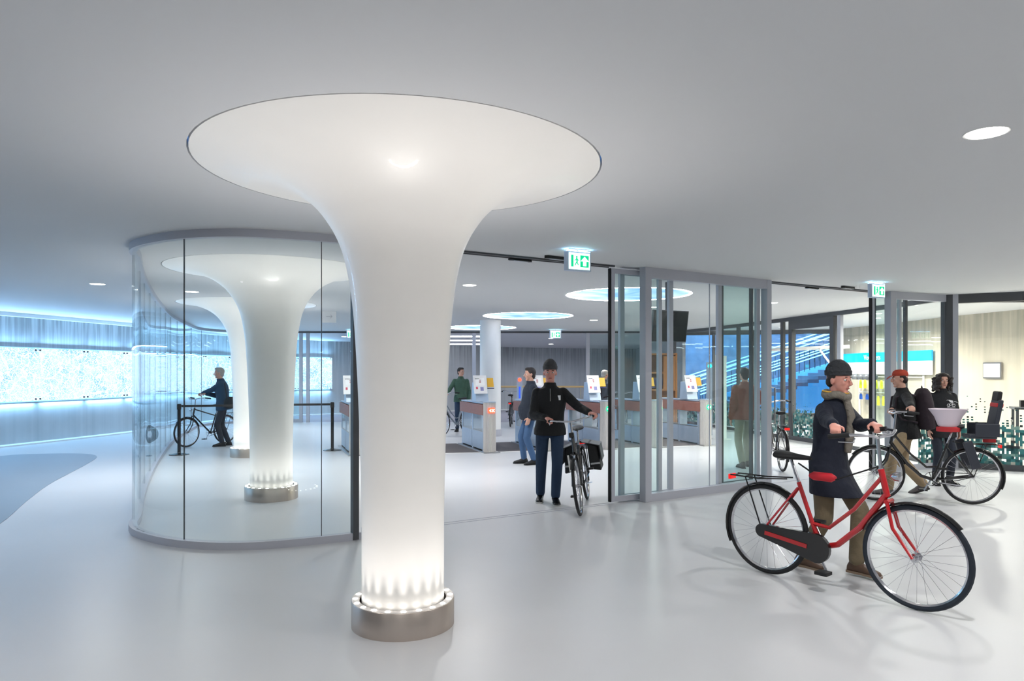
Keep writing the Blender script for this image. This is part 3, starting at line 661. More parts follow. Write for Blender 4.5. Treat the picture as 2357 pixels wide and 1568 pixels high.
def gate(x, y, rz, label, glyph):
    g = thing('ticket_gate', label, 'ticket gate', (x, y, 0), rz, 'bicycle ticket gates')
    n = 56; poly = []
    for j in range(n):
        a = 2*PI*j/n; r = .132 if (j % 2) else .120; poly.append((r*math.cos(a)*1.0, r*math.sin(a)*.9))
    obj('post', B().prism(poly, 0, 1.02), mat('post_steel', (206, 202, 198), rough=.35, metal=.35), g, smooth=0)
    obj('post_cap', B().lathe([(.13, 1.02), (.13, 1.035), (.10, 1.04)], n=40), M_sblue, g)
    obj('foot_plate', B().box((0, .85, .008), (.34, 2.1, .016)), M_steel, g, smooth=0, bevel=.003)
    obj('counter_top', B().box((0, .95, 1.0), (.22, 1.72, .03)), M_sblue, g, smooth=0, bevel=.004)
    for sx in (-1, 1):
        obj('wood_panel', B().box((sx*.118, .93, .865), (.045, 1.80, .22)), M_wood, g, smooth=0, bevel=.004)
        obj('kick_panel', B().box((sx*.095, .53, .22), (.02, .78, .36)), M_sblue, g, smooth=0, bevel=.003); obj('kick_panel', B().box((sx*.095, 1.36, .22), (.02, .80, .36)), M_sblue, g, smooth=0, bevel=.003)
        obj('top_slot', B().box((sx*.05, .55, 1.0165), (.02, .45, .003)), M_navy, g, smooth=0); obj('top_slot', B().box((sx*.05, 1.3, 1.0165), (.02, .5, .003)), M_navy, g, smooth=0)
    for yy in (.14, .92, 1.76): obj('divider', B().box((0, yy, .385), (.20, .07, .75)), M_sblue, g, smooth=0, bevel=.003)
    obj('sill', B().box((0, .95, .405), (.20, 1.6, .03)), M_steel, g, smooth=0); obj('core', B().box((0, .95, .87), (.19, 1.66, .20)), M_frame, g, smooth=0)
    for y0 in (.53, 1.34):
        for sx in (-1, 1): obj('glass_pane', B().box((sx*.09, y0, .585), (.008, .72, .33)), M_glass_s, g, smooth=0)
    # kiosk
    k = obj('kiosk', B().add([(-.14, .50, 1.015), (.14, .50, 1.015), (.14, .84, 1.015), (-.14, .84, 1.015), (-.14, .62, 1.42), (.14, .62, 1.42), (.14, .80, 1.42), (-.14, .80, 1.42)],
            [(0, 1, 2, 3), (4, 7, 6, 5), (0, 4, 5, 1), (1, 5, 6, 2), (2, 6, 7, 3), (3, 7, 4, 0)]), M_sblue, g, smooth=0, bevel=.006)
    R = Matrix.Rotation(-.30, 3, 'X'); c0 = V((-.05, .50, 1.38))
    p = obj('poster', B().box(c0, (.29, .012, .40), R), M_poster, g, smooth=0)
    def onp(u, v_, w_, h_, m_, nm): obj(nm, B().box(c0+R @ V((u, -.008, v_)), (w_, .004, h_), R), m_, p, smooth=0)
    onp(0, .06, .20, .17, mat('paper', (252, 252, 253), rough=.5), 'notice'); onp(-.06, .125, .09, .015, M_navy, 'print'); onp(.0, .09, .035, .03, M_pink, 'print'); onp(0, .05, .035, .03, M_pink, 'print')
    onp(.03, -.10, .07, .08, M_lav, 'print'); onp(-.08, -.08, .04, .05, M_pink, 'print')
    c1 = V((.19, .56, 1.42)); y_ = obj('yellow_card', B().box(c1, (.14, .012, .20), R), M_yellow, g, smooth=0); obj('reader_tray', B().box((.19, .53, 1.30), (.14, .07, .02)), M_navy, g, smooth=0)
    # indicator
    if glyph == 'x':
        q = obj('indicator', B().box((.005, -.121, .86), (.14, .012, .105)), M_red, g, smooth=0)
        for sgn in (-1, 1): obj('glyph', B().box((.035, -.130, .86), (.012, .004, .075), (0, sgn*.75, 0)), M_glyph, q, smooth=0)
        obj('glyph', B().add([(-.045, -.131, .86), (-.012, -.131, .89), (-.012, -.131, .83)], [(0, 1, 2)]), M_glyph, q, smooth=0)
    else:
        q = obj('indicator', B().lathe([(.06, 0), (.06, .012), (.05, .014)], n=24), M_green, g); q.rotation_euler = (PI/2, 0, 0); q.location = (.01, -.113, .86)
        ar = arrow_poly(0, 0, .085, 0); ar.v = [V((p.x, p.z, .016-p.y)) for p in ar.v]; obj('glyph', ar, M_glyph, q, smooth=0)
    return g
RZ = .335
gates = [(-3.1, 14.15, 'ticket gate left of the large column, seen from its far end', 'a'), (-.46, 14.6, 'ticket gate with the red cross light, in front of the white pillar', 'x'),
         (.76, 14.95, 'ticket gate hidden mostly behind the two men in dark jackets', 'a'), (2.01, 15.25, 'ticket gate with a green arrow right of the man in the beanie', 'a'),
         (3.17, 15.62, 'ticket gate seen through the parked sliding door glass', 'a'), (4.34, 15.98, 'rightmost ticket gate, by the white totem', 'a')]
for a in gates: gate(a[0], a[1], RZ, a[2], a[3])
dirb = V((-math.sin(RZ), math.cos(RZ), 0))
for i in range(1, len(gates)-1):
    p = V((gates[i][0], gates[i][1], 0)); q = V((gates[i+1][0], gates[i+1][1], 0)); t = (q-p).normalized(); p2 = p+t*.19; q2 = q-t*.19
    o = obj('floor_mat', B().prism([(v.x, v.y) for v in (p2, q2, q2+dirb*1.9, p2+dirb*1.9)], 0, .006), M_mat, smooth=0)
    tag(o, ['dark floor mat in the lane right of the gate with the red cross', 'dark floor mat in the lane behind the man in the beanie', 'dark floor mat in the lane right of the green arrow gate', 'dark floor mat in the rightmost gate lane'][i-1], 'mat', 'gate lane mats')
    o = obj('threshold_strip', B().prism([(v.x, v.y) for v in (p2-dirb*.06, q2-dirb*.06, q2-dirb*.005, p2-dirb*.005)], 0, .006), M_white, smooth=0); o['kind'] = 'structure'
p = V((-2.8, 14.15, 0)); q = V((-.65, 14.55, 0))
o = obj('floor_mat', B().prism([(v.x, v.y) for v in (p, q, q+dirb*1.9, p+dirb*1.9)], 0, .006), M_mat, smooth=0); tag(o, 'dark floor mat in the wide lane left of the red cross gate', 'mat', 'gate lane mats')
o = obj('threshold_strip', B().prism([(v.x, v.y) for v in (p-dirb*.06, q-dirb*.06, q-dirb*.005, p-dirb*.005)], 0, .006), M_white, smooth=0); o['kind'] = 'structure'
# exit signs
def exit_sign(x, y, rz, label, s=1.0, drop=.03):
    t = thing('exit_sign', label, 'exit sign', (x, y, CEIL), rz, 'green emergency exit signs')
    W, H, D_ = .31*s, .205*s, .07; zc = -drop-H/2
    n = 9; poly = []
    for k in range(n):
        a = PI/2-PI*k/(n-1); poly.append((W/2-.02+.03*math.cos(a), math.sin(a)*D_/2))
    poly += [(-p, -q) for p, q in poly]
    obj('housing', B().prism(poly, zc-H/2, zc+H/2), M_signbody, t, smooth=40)
    obj('hanger', B().tube([(0, 0, -drop), (0, 0, 0)], .008), M_framed, t); obj('ceiling_plate', B().box((0, 0, -.004), (.26*s, .07, .008)), M_frame, t, smooth=0)
    for sy in (-1, 1):
        f = obj('face', B().box((0, sy*(D_/2+.003), zc), (W*.86, .006, H*.86)), M_signface, t, smooth=0); yy = sy*(D_/2+.008)
        obj('green_panel', B().box((-sy*W*.20, yy, zc), (W*.34, .004, H*.62)), M_exitg, f, smooth=0)
        obj('green_panel', B().box((sy*W*.30, yy, zc), (W*.09, .004, H*.62)), M_exitg, f, smooth=0)
        obj('arrow', arrow_poly(-sy*W*.20, zc, H*.50, yy+sy*.004-.002, up=True), M_signface, f, smooth=0)
        r = B(); X = W*.12*sy   # running figure
        r.sph((X, yy, zc+H*.22), H*.05); r.cap((X, yy, zc+H*.14), (X-.004*sy, yy, zc-H*.04), H*.045, H*.04, 6)
        for e in ((.10, -.20), (-.10, -.22)): r.cap((X, yy, zc-H*.04), (X+e[0]*H, yy, zc+e[1]*H), H*.03, H*.025, 6)
        for e in ((.12, .03), (-.12, .02)): r.cap((X, yy, zc+H*.12), (X+e[0]*H, yy, zc+e[1]*H), H*.025, H*.02, 6)
        obj('running_figure', r, M_exitg, f)
    obj('top_diffuser', B().box((0, 0, zc+H/2+.003), (W*.92, D_*.9, .006)), mat('sign_diffuser', (220, 240, 255), emit=16, ecol=(150, 215, 255)), t, smooth=0)
LRZ = math.atan2(1.36, 2.03)
exit_sign(.71, 7.72, LRZ*.8, 'exit sign hanging above the left opening, nearest the camera'); exit_sign(5.38, 10.52, .45, 'exit sign hanging above the right opening')
exit_sign(1.36, 22.3, 0, 'small exit sign over the rear doorway behind the man in the beanie', 1.15, .05); exit_sign(-5.0, 22.3, 0, 'small exit sign over the rear doorway left of the large column', 1.1, .05)
# door sensors
for (px, dy, lb) in ((1215, .16, 'dark door sensor on the inner side of the left track'), (1262, -.16, 'dark door sensor on the outer side of the left track'), (1890, .16, 'dark door sensor on the inner side of the right track'), (1932, -.14, 'dark door sensor on the outer side of the right track')):
    p = on(LINE, px)+nW*dy; t = thing('door_sensor', lb, 'sensor', (p.x, p.y, CEIL), LRZ)
    obj('body', B().prism([(-.17, 0), (-.14, -.035), (.14, -.035), (.17, 0), (.14, .03), (-.14, .03)], -.035, 0), M_blackg, t, smooth=0, bevel=.004); obj('lens', B().box((0, -.005, -.037), (.2, .03, .004)), M_frame, t, smooth=0)
# hanging screen
t = thing('hanging_monitor', 'black monitor hung from the ceiling on a flat pole, seen through the central glass screen', 'monitor', (2.32, 10.5, 0), .42)
obj('pole', B().box((0, .05, 2.74), (.06, .03, .47)), M_framed, t, smooth=0); obj('bracket', B().box((0, .04, 2.38), (.25, .04, .25)), M_framed, t, smooth=0)
R = Matrix.Rotation(.16, 3, 'X'); b_ = obj('casing', B().box((-.04, -.05, 2.32), (.62, .05, .46), R), M_framed, t, smooth=0, bevel=.006)
obj('screen', B().box(V((-.04, -.05, 2.32))+R @ V((0, -.028, 0)), (.59, .004, .43), R), mat('dark_screen', (28, 30, 32), rough=.12), t, smooth=0)
# belt barrier
bp = [(-6.62, 14.17), (-3.77, 14.95)]
for (x, y), lb in zip(bp, ('left black belt barrier post, by the curved glass', 'right black belt barrier post, beside the second column')):
    t = thing('barrier_post', lb, 'barrier post', (x, y, 0), 0, 'belt barrier posts')
    obj('base', B().lathe([(.19, 0), (.185, .012), (.04, .035), (.032, .05)], n=32), M_blackg, t); obj('pole', B().lathe([(.032, .04), (.032, .90)], n=20), M_blackg, t); obj('head', B().lathe([(.04, .90), (.04, 1.0), (.03, 1.01)], n=20), M_black, t)
a, c = V((*bp[0], 0)), V((*bp[1], 0)); d = (c-a).normalized()
o = obj('barrier_belt', B().beam(a+d*.042, c-d*.042, .004, .945, .99), M_black, smooth=0); tag(o, 'black belt stretched between the two barrier posts', 'belt')
# ceiling direction sign
t = thing('arrow_sign', 'square white hanging sign with a thin arrow pointing right, seen through the curved glass', 'sign', (-4.0, 15.6, 0), .1)
obj('plate', B().box((0, 0, 2.86), (.30, .03, .27)), M_poster, t, smooth=0, bevel=.003); ar = B(); ar.box((0, -.018, 2.86), (.13, .004, .008)); ar.box((.045, -.018, 2.878), (.055, .004, .008), (0, .75, 0)); ar.box((.045, -.018, 2.842), (.055, .004, .008), (0, -.75, 0))
obj('arrow', ar, M_frame, t, smooth=0)
# oak cabinet
t = thing('oak_cabinet', 'tall orange oak cabinet with open shelves behind the ticket gates', 'cabinet', (4.15, 19.7, 0), -.1)
obj('side_panel', B().box((-.36, 0, 1.08), (.05, .45, 2.16)), M_oak, t, smooth=0); obj('side_panel', B().box((.36, 0, 1.08), (.05, .45, 2.16)), M_oak, t, smooth=0)
obj('back_panel', B().box((0, .21, 1.08), (.67, .03, 2.16)), M_oak, t, smooth=0)
for z in (.06, .62, 1.15, 1.62, 2.13): obj('shelf', B().box((0, -.01, z), (.67, .40, .05)), M_oak, t, smooth=0)
obj('door', B().box((.17, -.215, 1.62), (.32, .02, .92)), M_oak, t, smooth=0); obj('door', B().box((.17, -.215, .35), (.32, .02, .5)), M_oak, t, smooth=0)
t = thing('desk_monitor', 'small screen standing on a shelf of the oak cabinet', 'monitor', (4.0, 19.55, 1.175), -.1)
obj('screen', B().box((0, 0, .2), (.26, .02, .2)), M_navy, t, smooth=0); obj('stand', B().box((0, .02, .05), (.04, .03, .1)), M_black, t, smooth=0); obj('foot', B().box((0, 0, .005), (.14, .1, .01)), M_black, t, smooth=0)
# white totem
t = thing('white_totem', 'tall white folded panel standing by the rightmost gate', 'totem', (5.12, 17.4, 0), .25)
obj('panel', B().box((-.08, 0, 1.04), (.13, .10, 2.04)), M_white, t, smooth=0, bevel=.004); obj('panel', B().box((.06, .03, 1.03), (.13, .10, 2.02)), M_white, t, smooth=0, bevel=.004); obj('foot', B().box((0, .01, .01), (.36, .3, .02)), M_white, t, smooth=0)
# signal column
t = thing('signal_post', 'slim post with a red light and a blue strip behind the gates', 'signal', (.22, 20.6, 0))
obj('pole', B().box((0, 0, .75), (.16, .10, 1.5)), M_sblue, t, smooth=0, bevel=.01); obj('red_light', B().lathe([(.05, 0), (.05, .03), (.03, .04)], (0, 0, 0), n=20), M_red, t)
r = t.children if False else None
o = [x for x in C.objects if x.parent == t and x.name.startswith('red_light')][-1]; o.rotation_euler = (PI/2, 0, 0); o.location = (0, -.05, 1.42)
obj('blue_strip', B().box((0, -.053, 1.05), (.05, .006, .34)), mat('blue_strip', (50, 80, 190), emit=.6, ecol=(50, 90, 230)), t, smooth=0)
t = thing('signal_post', 'slim dark post with a cyan light near the rightmost gate', 'signal', (5.15, 18.6, 0))
obj('pole', B().box((0, 0, .95), (.14, .10, 1.9)), M_sblue, t, smooth=0, bevel=.01); o = obj('cyan_light', B().lathe([(.045, 0), (.045, .03), (.03, .04)], n=20), mat('cyan_light', (0, 230, 210), emit=3, ecol=(0, 230, 210)), t); o.rotation_euler = (PI/2, 0, 0); o.location = (0, -.05, 1.80)
# handrail by the ramp
t = thing('wooden_handrail', 'light wooden handrail on steel posts in front of the rear concrete wall', 'handrail', (0, 0, 0))
obj('rail', B().tube([(-1.0, 22.9, 1.17), (2.3, 22.9, 1.17)], .03), mat('light_wood', (200, 170, 120), rough=.5), t)
for x in (-.8, .2, 1.2, 2.2): obj('post', B().tube([(x, 22.9, 0), (x, 22.9, 1.15)], .02), M_steel, t)
# ------------------------------------------------------------ shop contents
t = thing('blue_shop_sign', 'bright cyan fascia with white lettering on the beige shop wall', 'sign', (0, 0, 0))
WSH = [V((10.85, 15, 0)), V((10.5, 16.9, 0)), V((10.3, 20.3, 0)), V((10.1, 22.2, 0))]
pa = V((10.3-.10, 20.3, 0)); pb = V((10.12-.06, 21.8, 0)); pc = V((10.5-.12, 17.6, 0))
M_cyan = mat('cyan_sign', (0, 178, 232), rough=.4, emit=.35)
obj('fascia', B().beam(pb, pc, .05, 1.93, 2.19), M_cyan, t, smooth=0); 
obj('backboard', B().beam(pb, pc, .035, 1.58, 1.925), M_poster, t, smooth=0)
dl = (pc-pb).normalized(); Rm = Matrix(((dl.x, 0, dl.y*1, 0), (dl.y, 0, -dl.x, 0), (0, 1, 0, 0), (0, 0, 0, 1)))
pos = pb+dl*1.30+V((-.035, 0, 1.99)); nrm = V((dl.y, -dl.x, 0))
text_mesh('Vouwfiets', .20, mat('white_letters', (255, 255, 255), emit=.5), t, Matrix.Translation(pos) @ Rm, 'lettering')
M_hel = mat('grey_helmet', (92, 96, 100), rough=.4); M_yel = mat('neon_yellow', (222, 232, 40), rough=.6, emit=.15); M_blu = mat('blue_pack', (30, 84, 176), rough=.5)
def wallpt(y, off=.18):
    for i in range(3):
        if WSH[i].y <= y <= WSH[i+1].y: q = WSH[i].lerp(WSH[i+1], (y-WSH[i].y)/(WSH[i+1].y-WSH[i].y)); return V((q.x-off, y, 0))
for i, y in enumerate((20.5, 20.2, 19.9, 19.6)):
    p = wallpt(y, .40); t = thing('bicycle_helmet', ['leftmost', 'second', 'third', 'rightmost'][i]+' grey bicycle helmet on the shop display', 'helmet', (p.x, p.y, 1.49), 1.5+.2*i, 'helmets on the display')
    obj('shell', B().loft([(V((0, 0, z)), V((r*1.25, 0, 0)), V((0, r, 0))) for z, r in ((-.06, .085), (0, .10), (.05, .09), (.08, .06), (.095, .02))], 16), M_hel, t)
    for q in (-.035, 0, .035): obj('vent', B().box((0, q, .072-abs(q)*.2), (.14, .012, .03)), M_black, t, smooth=0)
    obj('hook', B().tube([(0, 0, .09), (0, -.22, .11)], .004, 6), M_steel, t)
def glove(p, m_, nm, lb, grp, wd=.10, h=.22):
    t = thing(nm, lb, 'garment' if m_ is M_yel else 'package', (p.x, p.y, p.z), 1.45, grp)
    obj('body', B().loft([(V((0, 0, z)), V((a_*wd, 0, 0)), V((0, .02, 0))) for z, a_ in ((-h, .75), (-h*.6, .8), (-h*.2, .62), (0, .3))], 12), m_, t); obj('hanging_hook', B().tube([(0, 0, 0), (0, 0, .05)], .004, 5), M_steel, t)
for i, y in enumerate((20.62, 20.4, 20.1, 19.85, 19.6)):
    p = wallpt(y); p.z = 1.42; glove(p, M_yel, 'safety_vest', ['first', 'second', 'third', 'fourth', 'fifth'][i]+' neon yellow vest from the left in the upper display row', 'upper yellow vests', .13, .24)
for i, y in enumerate((20.0, 19.75, 19.5)):
    p = wallpt(y); p.z = .98; glove(p, M_yel, 'safety_vest', ['first', 'second', 'third'][i]+' neon yellow vest from the left in the lower display row', 'lower yellow vests', .12, .26)
for i, y in enumerate((20.6, 20.3)):
    p = wallpt(y); p.z = 1.02; glove(p, M_blu, 'blue_pack', ['left', 'right'][i]+' blue package hanging beside the lower yellow vests', 'blue packs', .15, .16)
t = thing('display_rack', 'pale display rack with two rails against the beige shop wall', 'rack', (0, 0, 0))
a_ = wallpt(20.9, .06); c_ = wallpt(18.0, .06)
for z in (1.06, 1.5): obj('rail', B().beam(a_, c_, .02, z, z+.02), M_white, t, smooth=0)
for q in (a_, a_.lerp(c_, .5), c_): obj('upright', B().beam(q, q+V((.04, 0, 0)), .03, 0, 1.56), M_white, t, smooth=0)
t = thing('repair_boom', 'white overhead boom with a diagonal strut in the workshop', 'boom', (7.2, 17.5, 0))
obj('boom', B().tube([(-.75, .6, 2.20), (.95, -.3, 2.26)], .045, 4), M_white, t, smooth=0); obj('strut', B().tube([(.35, 0, 2.2), (1.0, .1, 1.4), (1.0, .1, 0)], .025, 6), M_white, t); obj('foot', B().box((1.0, .1, .01), (.4, .4, .02)), M_framed, t, smooth=0)
t = thing('workshop_stool', 'black stool with a crossbar seat, seen through the shop door', 'stool', (7.3, 17.4, 0))
obj('seat', B().box((0, 0, .62), (.34, .16, .04)), M_black, t, smooth=0, bevel=.01); obj('stem', B().tube([(0, 0, .08), (0, 0, .6)], .03, 10), M_black, t); obj('foot', B().box((0, 0, .04), (.42, .2, .08)), M_black, t, smooth=0, bevel=.01)
t = thing('notice_board', 'small framed white notice on the beige wall of the shop window', 'notice', (0, 0, 0))
q = V((10.72, 15.6, 0)); d = V((-.18, 1, 0)).normalized()
# placed between camera directions 2268 and 2312 on the wall
def wallray(px):
    r = (px-CX)/F; a_, c_ = V((10.85, 15, 0)), V((10.5, 16.9, 0)); k = (a_.x-r*a_.y)/((a_.x-r*a_.y)-(c_.x-r*c_.y)); return a_.lerp(c_, k)
pa, pb = wallray(2310), wallray(2268); pa.x -= .04; pb.x -= .04
obj('frame', B().beam(pa, pb, .03, 1.50, 1.86), M_steel, t, smooth=0); obj('sheet', B().beam(pa+V((-.02, .03, 0)), pb+V((-.02, -.03, 0)), .008, 1.53, 1.83), M_poster, t, smooth=0)
t = thing('display_table', 'low dark counter with small items in the shop window', 'counter', (9.5, 12.6, 0), -.45)
obj('top', B().box((0, 0, 1.0), (1.1, .5, .04)), M_framed, t, smooth=0)
for x in (-.5, .5):
    for y in (-.2, .2): obj('leg', B().box((x, y, .49), (.04, .04, .98)), M_framed, t, smooth=0)
for i, x in enumerate((-.35, -.1, .15, .38)):
    q = V((9.5, 12.6, 0))+Matrix.Rotation(-.45, 3, 'Z') @ V((x, 0, 0)); b = obj('product_box', B().box((q.x, q.y, 1.02+[.06, .09, .05, .1][i]), (.16, .12, [.12, .18, .1, .2][i]), (0, 0, -.45)), [M_black, M_framed, M_yellow, M_blackg][i], smooth=0, bevel=.004)
    tag(b, ['black', 'dark grey', 'yellow', 'tall glossy black'][i]+' box on the counter in the shop window', 'box')
o = struct('trim_4', 'dark angled ceiling track inside the shop window'); obj('rail', B().beam((8.1, 12.7), (9.0, 13.3), .05, T-.03, T), M_framed, o, smooth=0); obj('rail', B().beam((9.0, 13.3), (10.3, 13.3), .05, T-.03, T), M_framed, o, smooth=0)
# ============================================================ BICYCLES
def wheel(parent, cx, nm, R=.345, tyre=None, rimm=None, tr=.019):
    n = 48; rim = obj(nm, B().tube([(cx+(R-.035)*math.cos(2*PI*i/n), 0, R+(R-.035)*math.sin(2*PI*i/n)) for i in range(n)], .012, 6, closed=True), rimm or M_chrome, parent)
    obj('tyre', B().tube([(cx+(R-tr)*math.cos(2*PI*i/n), 0, R+(R-tr)*math.sin(2*PI*i/n)) for i in range(n)], tr, 8, closed=True), tyre or M_black, rim)
    b = B()
    for k in range(28):
        a = 2*PI*k/28; s = (-1)**k; h = a+s*.9 if (k//2) % 2 else a-s*.9
        b.tube([(cx+.022*math.cos(h), s*.028, R+.022*math.sin(h)), (cx+(R-.04)*math.cos(a), 0, R+(R-.04)*math.sin(a))], .0014, 3, cap=False)
    obj('spokes', b, M_chrome, rim); hb = B(); hb.tube([(cx, -.05, R), (cx, .05, R)], .018, 10); hb.tube([(cx, -.03, R), (cx, -.026, R)], .028, 12); hb.tube([(cx, .026, R), (cx, .03, R)], .028, 12)
    obj('hub', hb, M_chrome, rim); return rim
def fender(parent, cx, a0, a1, m_, R=.345, w=.027):
    pts = []; k = 18; b = B(); vs = []
    for i in range(k+1):
        a = math.radians(a0+(a1-a0)*i/k); r = R+.018
        for j in range(5):
            q = -1+2*j/4; rr = r-.012*q*q; vs.append((cx+rr*math.cos(a), q*w, R+rr*math.sin(a)))
        for j in range(5):
            q = 1-2*j/4; rr = r-.003-.012*q*q; vs.append((cx+rr*math.cos(a), q*w, R+rr*math.sin(a)))
    fs = []
    for i in range(k):
        for j in range(10): fs.append((i*10+j, i*10+(j+1) % 10, (i+1)*10+(j+1) % 10, (i+1)*10+j))
    fs += [tuple(range(10)), tuple(range(k*10, k*10+10))[::-1]]
    return obj('mudguard', b.add(vs, fs), m_, parent)
def bike(name, label, rear, front, fm, kind='diamond', lean=0, bar_h=1.05, tyre=None, chain=None, rack=True, fm_guard=None, childseat=False, front_light=True, saddle_m=None, seat_h=.95, tyre_front=None, fork_m=None, lock=False, group='bicycles', basket=False, bag=False, simple=False):
    r = V((rear[0], rear[1], 0)); f = V((front[0], front[1], 0)); d = f-r; S = d.length/1.08; hd = math.atan2(d.y, d.x)
    t = thing(name, label, 'bicycle', r, hd, group); t.rotation_euler = (lean, 0, hd); t.scale = (S, S, S); R = .345
    wheel(t, 0, 'rear_wheel', tyre=tyre); wheel(t, 1.08, 'front_wheel', tyre=tyre_front or tyre)
    bb = V((.43, 0, .29)); st = V((.27, 0, .74)); ht = V((.865, 0, .90)); hbm = V((.905, 0, .74)) if kind == 'diamond' else V((.905, 0, .72)); ra = V((0, 0, R)); fa = V((1.08, 0, R))
    b = B(); b.tube([bb, st], .016, 10); b.tube([ht, hbm], .021, 10)
    if kind == 'diamond': b.tube([st+V((.01, 0, -.05)), ht+V((.005, 0, -.03))], .015, 10); b.tube([hbm, bb], .019, 10)
    else:
        b.tube([hbm+V((0, 0, .02)), (.72, 0, .48), (.56, 0, .33), bb], .021, 10); b.tube([ht+V((.01, 0, -.05)), (.68, 0, .60), (.50, 0, .44), (.37, 0, .45)], .014, 10)
    for s in (-1, 1):
        b.tube([bb+V((0, s*.035, 0)), ra+V((0, s*.058, 0))], .010, 8); b.tube([st+V((0, s*.015, -.04)), ra+V((0, s*.058, 0))], .008, 8)
    b.tube([bb-V((0, .036, 0)), bb+V((0, .036, 0))], .024, 12)
    obj('frame', b, fm, t)
    b = B()
    for s in (-1, 1): b.tube([hbm+V((.01, s*.035, -.03)), (.955, s*.045, .52), fa+V((0, s*.055, 0))], [.013, .012, .009], 8)
    b.tube([hbm+V((.01, -.045, -.03)), hbm+V((.01, .045, -.03))], .016, 10); obj('fork', b, fork_m or fm, t)
    top = V((.845, 0, bar_h-.02)); hb = B(); hb.tube([ht, top], .013, 8); obj('stem', hb, M_chrome, t)
    hb = B(); pts = []
    for s in (-1, 1):
        hb.tube([top+V((.0, 0, .0)), top+V((.05, s*.10, .015)), top+V((.03, s*.20, .035)), top+V((-.06, s*.26, .035)), top+V((-.17, s*.285, .02))], .011, 8)
    h_ = obj('handlebar', hb, M_chrome, t)
    for s in (-1, 1):
        obj('grip', B().tube([top+V((-.06, s*.262, .036)), top+V((-.19, s*.29, .018))], .017, 10), M_black, h_)
        obj('brake_lever', B().tube([top+V((-.03, s*.255, .02)), top+V((-.03, s*.262, -.01)), top+V((-.13, s*.275, -.012))], .005, 6), M_chrome, h_)
    sd = B(); zz = seat_h; sd.loft([(V((x, 0, zz+dz)), V((0, w_, 0)), V((0, 0, h2))) for x, w_, h2, dz in ((.09, .03, .015, .01), (.11, .08, .03, .005), (.17, .085, .03, 0), (.23, .05, .025, -.003), (.30, .025, .02, -.005), (.36, .02, .015, -.005), (.375, .006, .006, -.008))], 14)
    s_ = obj('saddle', sd, saddle_m or M_black, t); obj('seat_post', B().tube([st, st+(st-bb).normalized()*((seat_h-.03-st.z)/((st-bb).normalized().z))], .012, 8), M_chrome, t)
    cr = B(); cr.tube([bb+V((0, -.06, 0)), bb+V((0, .06, 0))], .014, 8); cr.tube([bb+V((0, -.058, 0)), bb+V((.08, -.066, -.15))], .009, 6); cr.tube([bb+V((0, .058, 0)), bb+V((-.08, .066, .15))], .009, 6)
    n = 24; cr.tube([bb+V((.085*math.cos(2*PI*i/n), -.045, .085*math.sin(2*PI*i/n))) for i in range(n)], .004, 5, closed=True)
    for k in range(5): cr.tube([bb+V((0, -.045, 0)), bb+V((.085*math.cos(2*PI*k/5), -.045, .085*math.sin(2*PI*k/5)))], .005, 5)
    c_ = obj('crank', cr, M_chrome, t)
    obj('pedal', B().box(bb+V((.08, -.115, -.15)), (.09, .08, .022)), M_black, c_, smooth=0); obj('pedal', B().box(bb+V((-.08, .115, .15)), (.09, .08, .022)), M_black, c_, smooth=0)
    if chain is not None:
        poly = []
        for i in range(13): a = PI/2-PI*i/12; poly.append((.43+.105*math.cos(a), .29+.105*math.sin(a)))
        for i in range(9): a = -PI/2-PI*i/8; poly.append((.0+.05*math.cos(a), .345+.05*math.sin(a)))
        k = len(poly); obj('chain_guard', B().add([(x, -.075, z) for x, z in poly]+[(x, -.045, z) for x, z in poly], [tuple(range(k)), tuple(range(2*k-1, k-1, -1))]+[(i, k+i, k+(i+1) % k, (i+1) % k) for i in range(k)]), chain, t, smooth=30)
    else:
        b = B(); b.tube([(.43, -.045, .375), (0, -.045, .37), (-.035, -.045, .345), (0, -.045, .32), (.43, -.045, .205)], .005, 5); obj('chain', b, M_blackg, t)
    gm = fm_guard or M_blackg
    fender(t, 0, 205, 70 if False else 55, gm); fender(t, 1.08, 160, 40, gm)
    if rack:
        b = B()
        for s in (-1, 1): b.tube([(.20, s*.04, .76), (-.02, s*.06, .74), (-.28, s*.05, .74)], .006, 6); b.tube([(-.14, s*.06, .74), (.0, s*.065, R)], .005, 6)
        for x in (-.25, -.15, -.03): b.tube([(x, -.06, .74), (x, .06, .74)], .005, 6)
        rk = obj('luggage_rack', b, M_blackg, t); obj('rear_light', B().box((-.30, 0, .72), (.02, .08, .04)), mat('tail_red', (200, 30, 25), emit=.5, ecol=(255, 30, 20), rough=.3), t, smooth=0, bevel=.004)
    if front_light: obj('front_light', B().lathe([(.012, 0), (.032, .03), (.034, .06), (.02, .065)], n=16), M_chrome, t).location = (.93, 0, .86)
    if front_light:
        o = [x for x in C.objects if x.parent == t and x.name.startswith('front_light')][-1]; o.rotation_euler = (0, PI/2, 0)
    obj('kickstand', B().tube([bb+V((-.06, .05, -.03)), bb+V((-.33, .09, -.06))], .008, 6), M_chrome, t)
    Mx = Matrix.Translation(r) @ Euler((lean, 0, hd)).to_matrix().to_4x4() @ Matrix.Scale(S, 4)
    grips = {s: Mx @ (top+V((-.125, s*.276, .03))) for s in (-1, 1)}
    return t, Mx, grips
M_fr_red = mat('red_enamel', (188, 28, 34), rough=.25, coat=.5); M_fr_blk = mat('black_enamel', (18, 18, 20), rough=.25, coat=.5); M_fr_grey = mat('blue_grey_enamel', (120, 130, 140), rough=.3, coat=.4)
M_tyreb = mat('blue_black_tyre', (22, 32, 44), rough=.6)
M_pad_red = mat('red_bag', (196, 24, 40), rough=.5)
